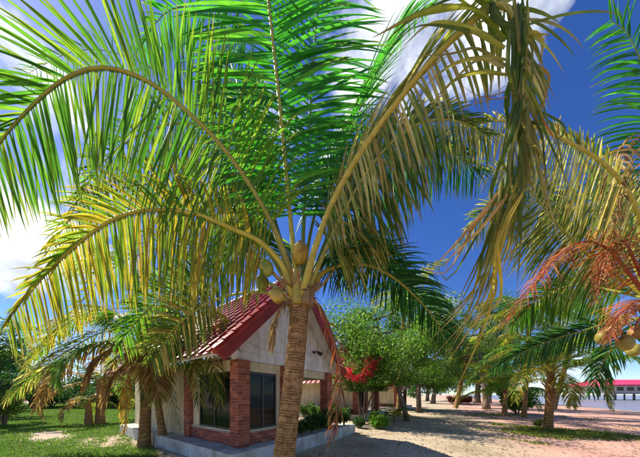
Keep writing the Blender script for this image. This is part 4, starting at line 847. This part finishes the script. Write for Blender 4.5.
# ------------------------------------------------------------------ pavilion over the water, far right
pv = thing('waterfront_pavilion', 'long pavilion with pink-red roof on stilts over the water', 'pavilion', (122, 92, -.55), rz=math.radians(-2))
mb = MB(); mb.box(0, 62, 0, 14, 2.6, 3.0); mb.obj('deck', M['concrete'], pv)
mb = MB(); V = [(-2, -2, 6.5), (64, -2, 6.5), (64, 16, 6.5), (-2, 16, 6.5), (4, 7, 9.2), (58, 7, 9.2), (-2, -2, 6.2), (64, -2, 6.2), (64, 16, 6.2), (-2, 16, 6.2)]
mb.add(V, [(0, 1, 5, 4), (1, 2, 5), (2, 3, 4, 5), (3, 0, 4), (6, 7, 1, 0), (7, 8, 2, 1), (8, 9, 3, 2), (9, 6, 0, 3), (9, 8, 7, 6)]); mb.obj('roof', M['pink_roof'], pv)
mb = MB(); mb.box(1.0, 61, 1.2, 13, 3.0, 6.2); mb.obj('wall', M['plaster_white'], pv)
for i in range(14):
    mb = MB(); mb.box(2.2 + i * 4.2, 4.9 + i * 4.2, 1.12, 1.198, 4.0, 5.6); mb.obj('window', M['glass'], pv)
for i in range(16):
    for yy in (.2, 12.6): mb = MB(); mb.box(i * 4.1, i * 4.1 + .35, yy, yy + .35, -1.0, 2.6); mb.obj('stilt', M['dark_frame'], pv)
mb = MB(); mb.box(0, 62, .06, .14, 3.9, 3.98); mb.box(0, 62, .06, .14, 3.45, 3.5)
for i in range(32): mb.box(i * 2, i * 2 + .08, .05, .15, 3.0, 3.9)
mb.obj('railing', M['plaster_white'], pv)

# ------------------------------------------------------------------ litter: dead leaves and twigs on the sand
n = 22000; y = 4.5 + 34 * RNG.random(n) ** 1.6; x = y * RNG.uniform(-1.6, 1.6, n)
dn = vnoise(x, y, .5, 3) + .6 * np.exp(-((x - 5.5) / 4) ** 2 - ((y - 15) / 6) ** 2); k = dn > RNG.uniform(-.6, .9, n); x, y = x[k], y[k]; n = len(x)
ca, sa = math.cos(-A_B), math.sin(-A_B); lx = (x - P0[0]) * ca - (y - P0[1]) * sa; ly = (x - P0[0]) * sa + (y - P0[1]) * ca
k = ~((lx > -.7) & (lx < 5.4) & (ly > -.7) & (ly < 7.8)); x, y = x[k], y[k]; n = len(x)
a = RNG.uniform(0, 6.28, n); L = RNG.uniform(.03, .13, n); w = L * RNG.uniform(.12, .5, n); z = gz(x, y) + .012
d = np.stack((np.cos(a), np.sin(a), RNG.uniform(-.1, .4, n)), 1); p = np.stack((-np.sin(a), np.cos(a), RNG.uniform(-.3, .3, n)), 1); b_ = np.stack((x, y, z), 1)
v = np.stack((b_, b_ + d * L[:, None] * .5 + p * w[:, None] * .5 + (0, 0, .01), b_ + d * L[:, None], b_ + d * L[:, None] * .5 - p * w[:, None] * .5 + (0, 0, .006)), 1).reshape(-1, 3)
col = np.array([(.20, .12, .06), (.30, .20, .10), (.12, .07, .04), (.36, .27, .15)])[RNG.integers(0, 4, n)]
tag(link('leaf_litter', mesh('leaf_litter', v, np.arange(4 * n).reshape(-1, 4), M['litter'], np.repeat(col, 4, axis=0))), 'dry brown leaf litter scattered over the sandy ground', 'leaf litter', kind='stuff')
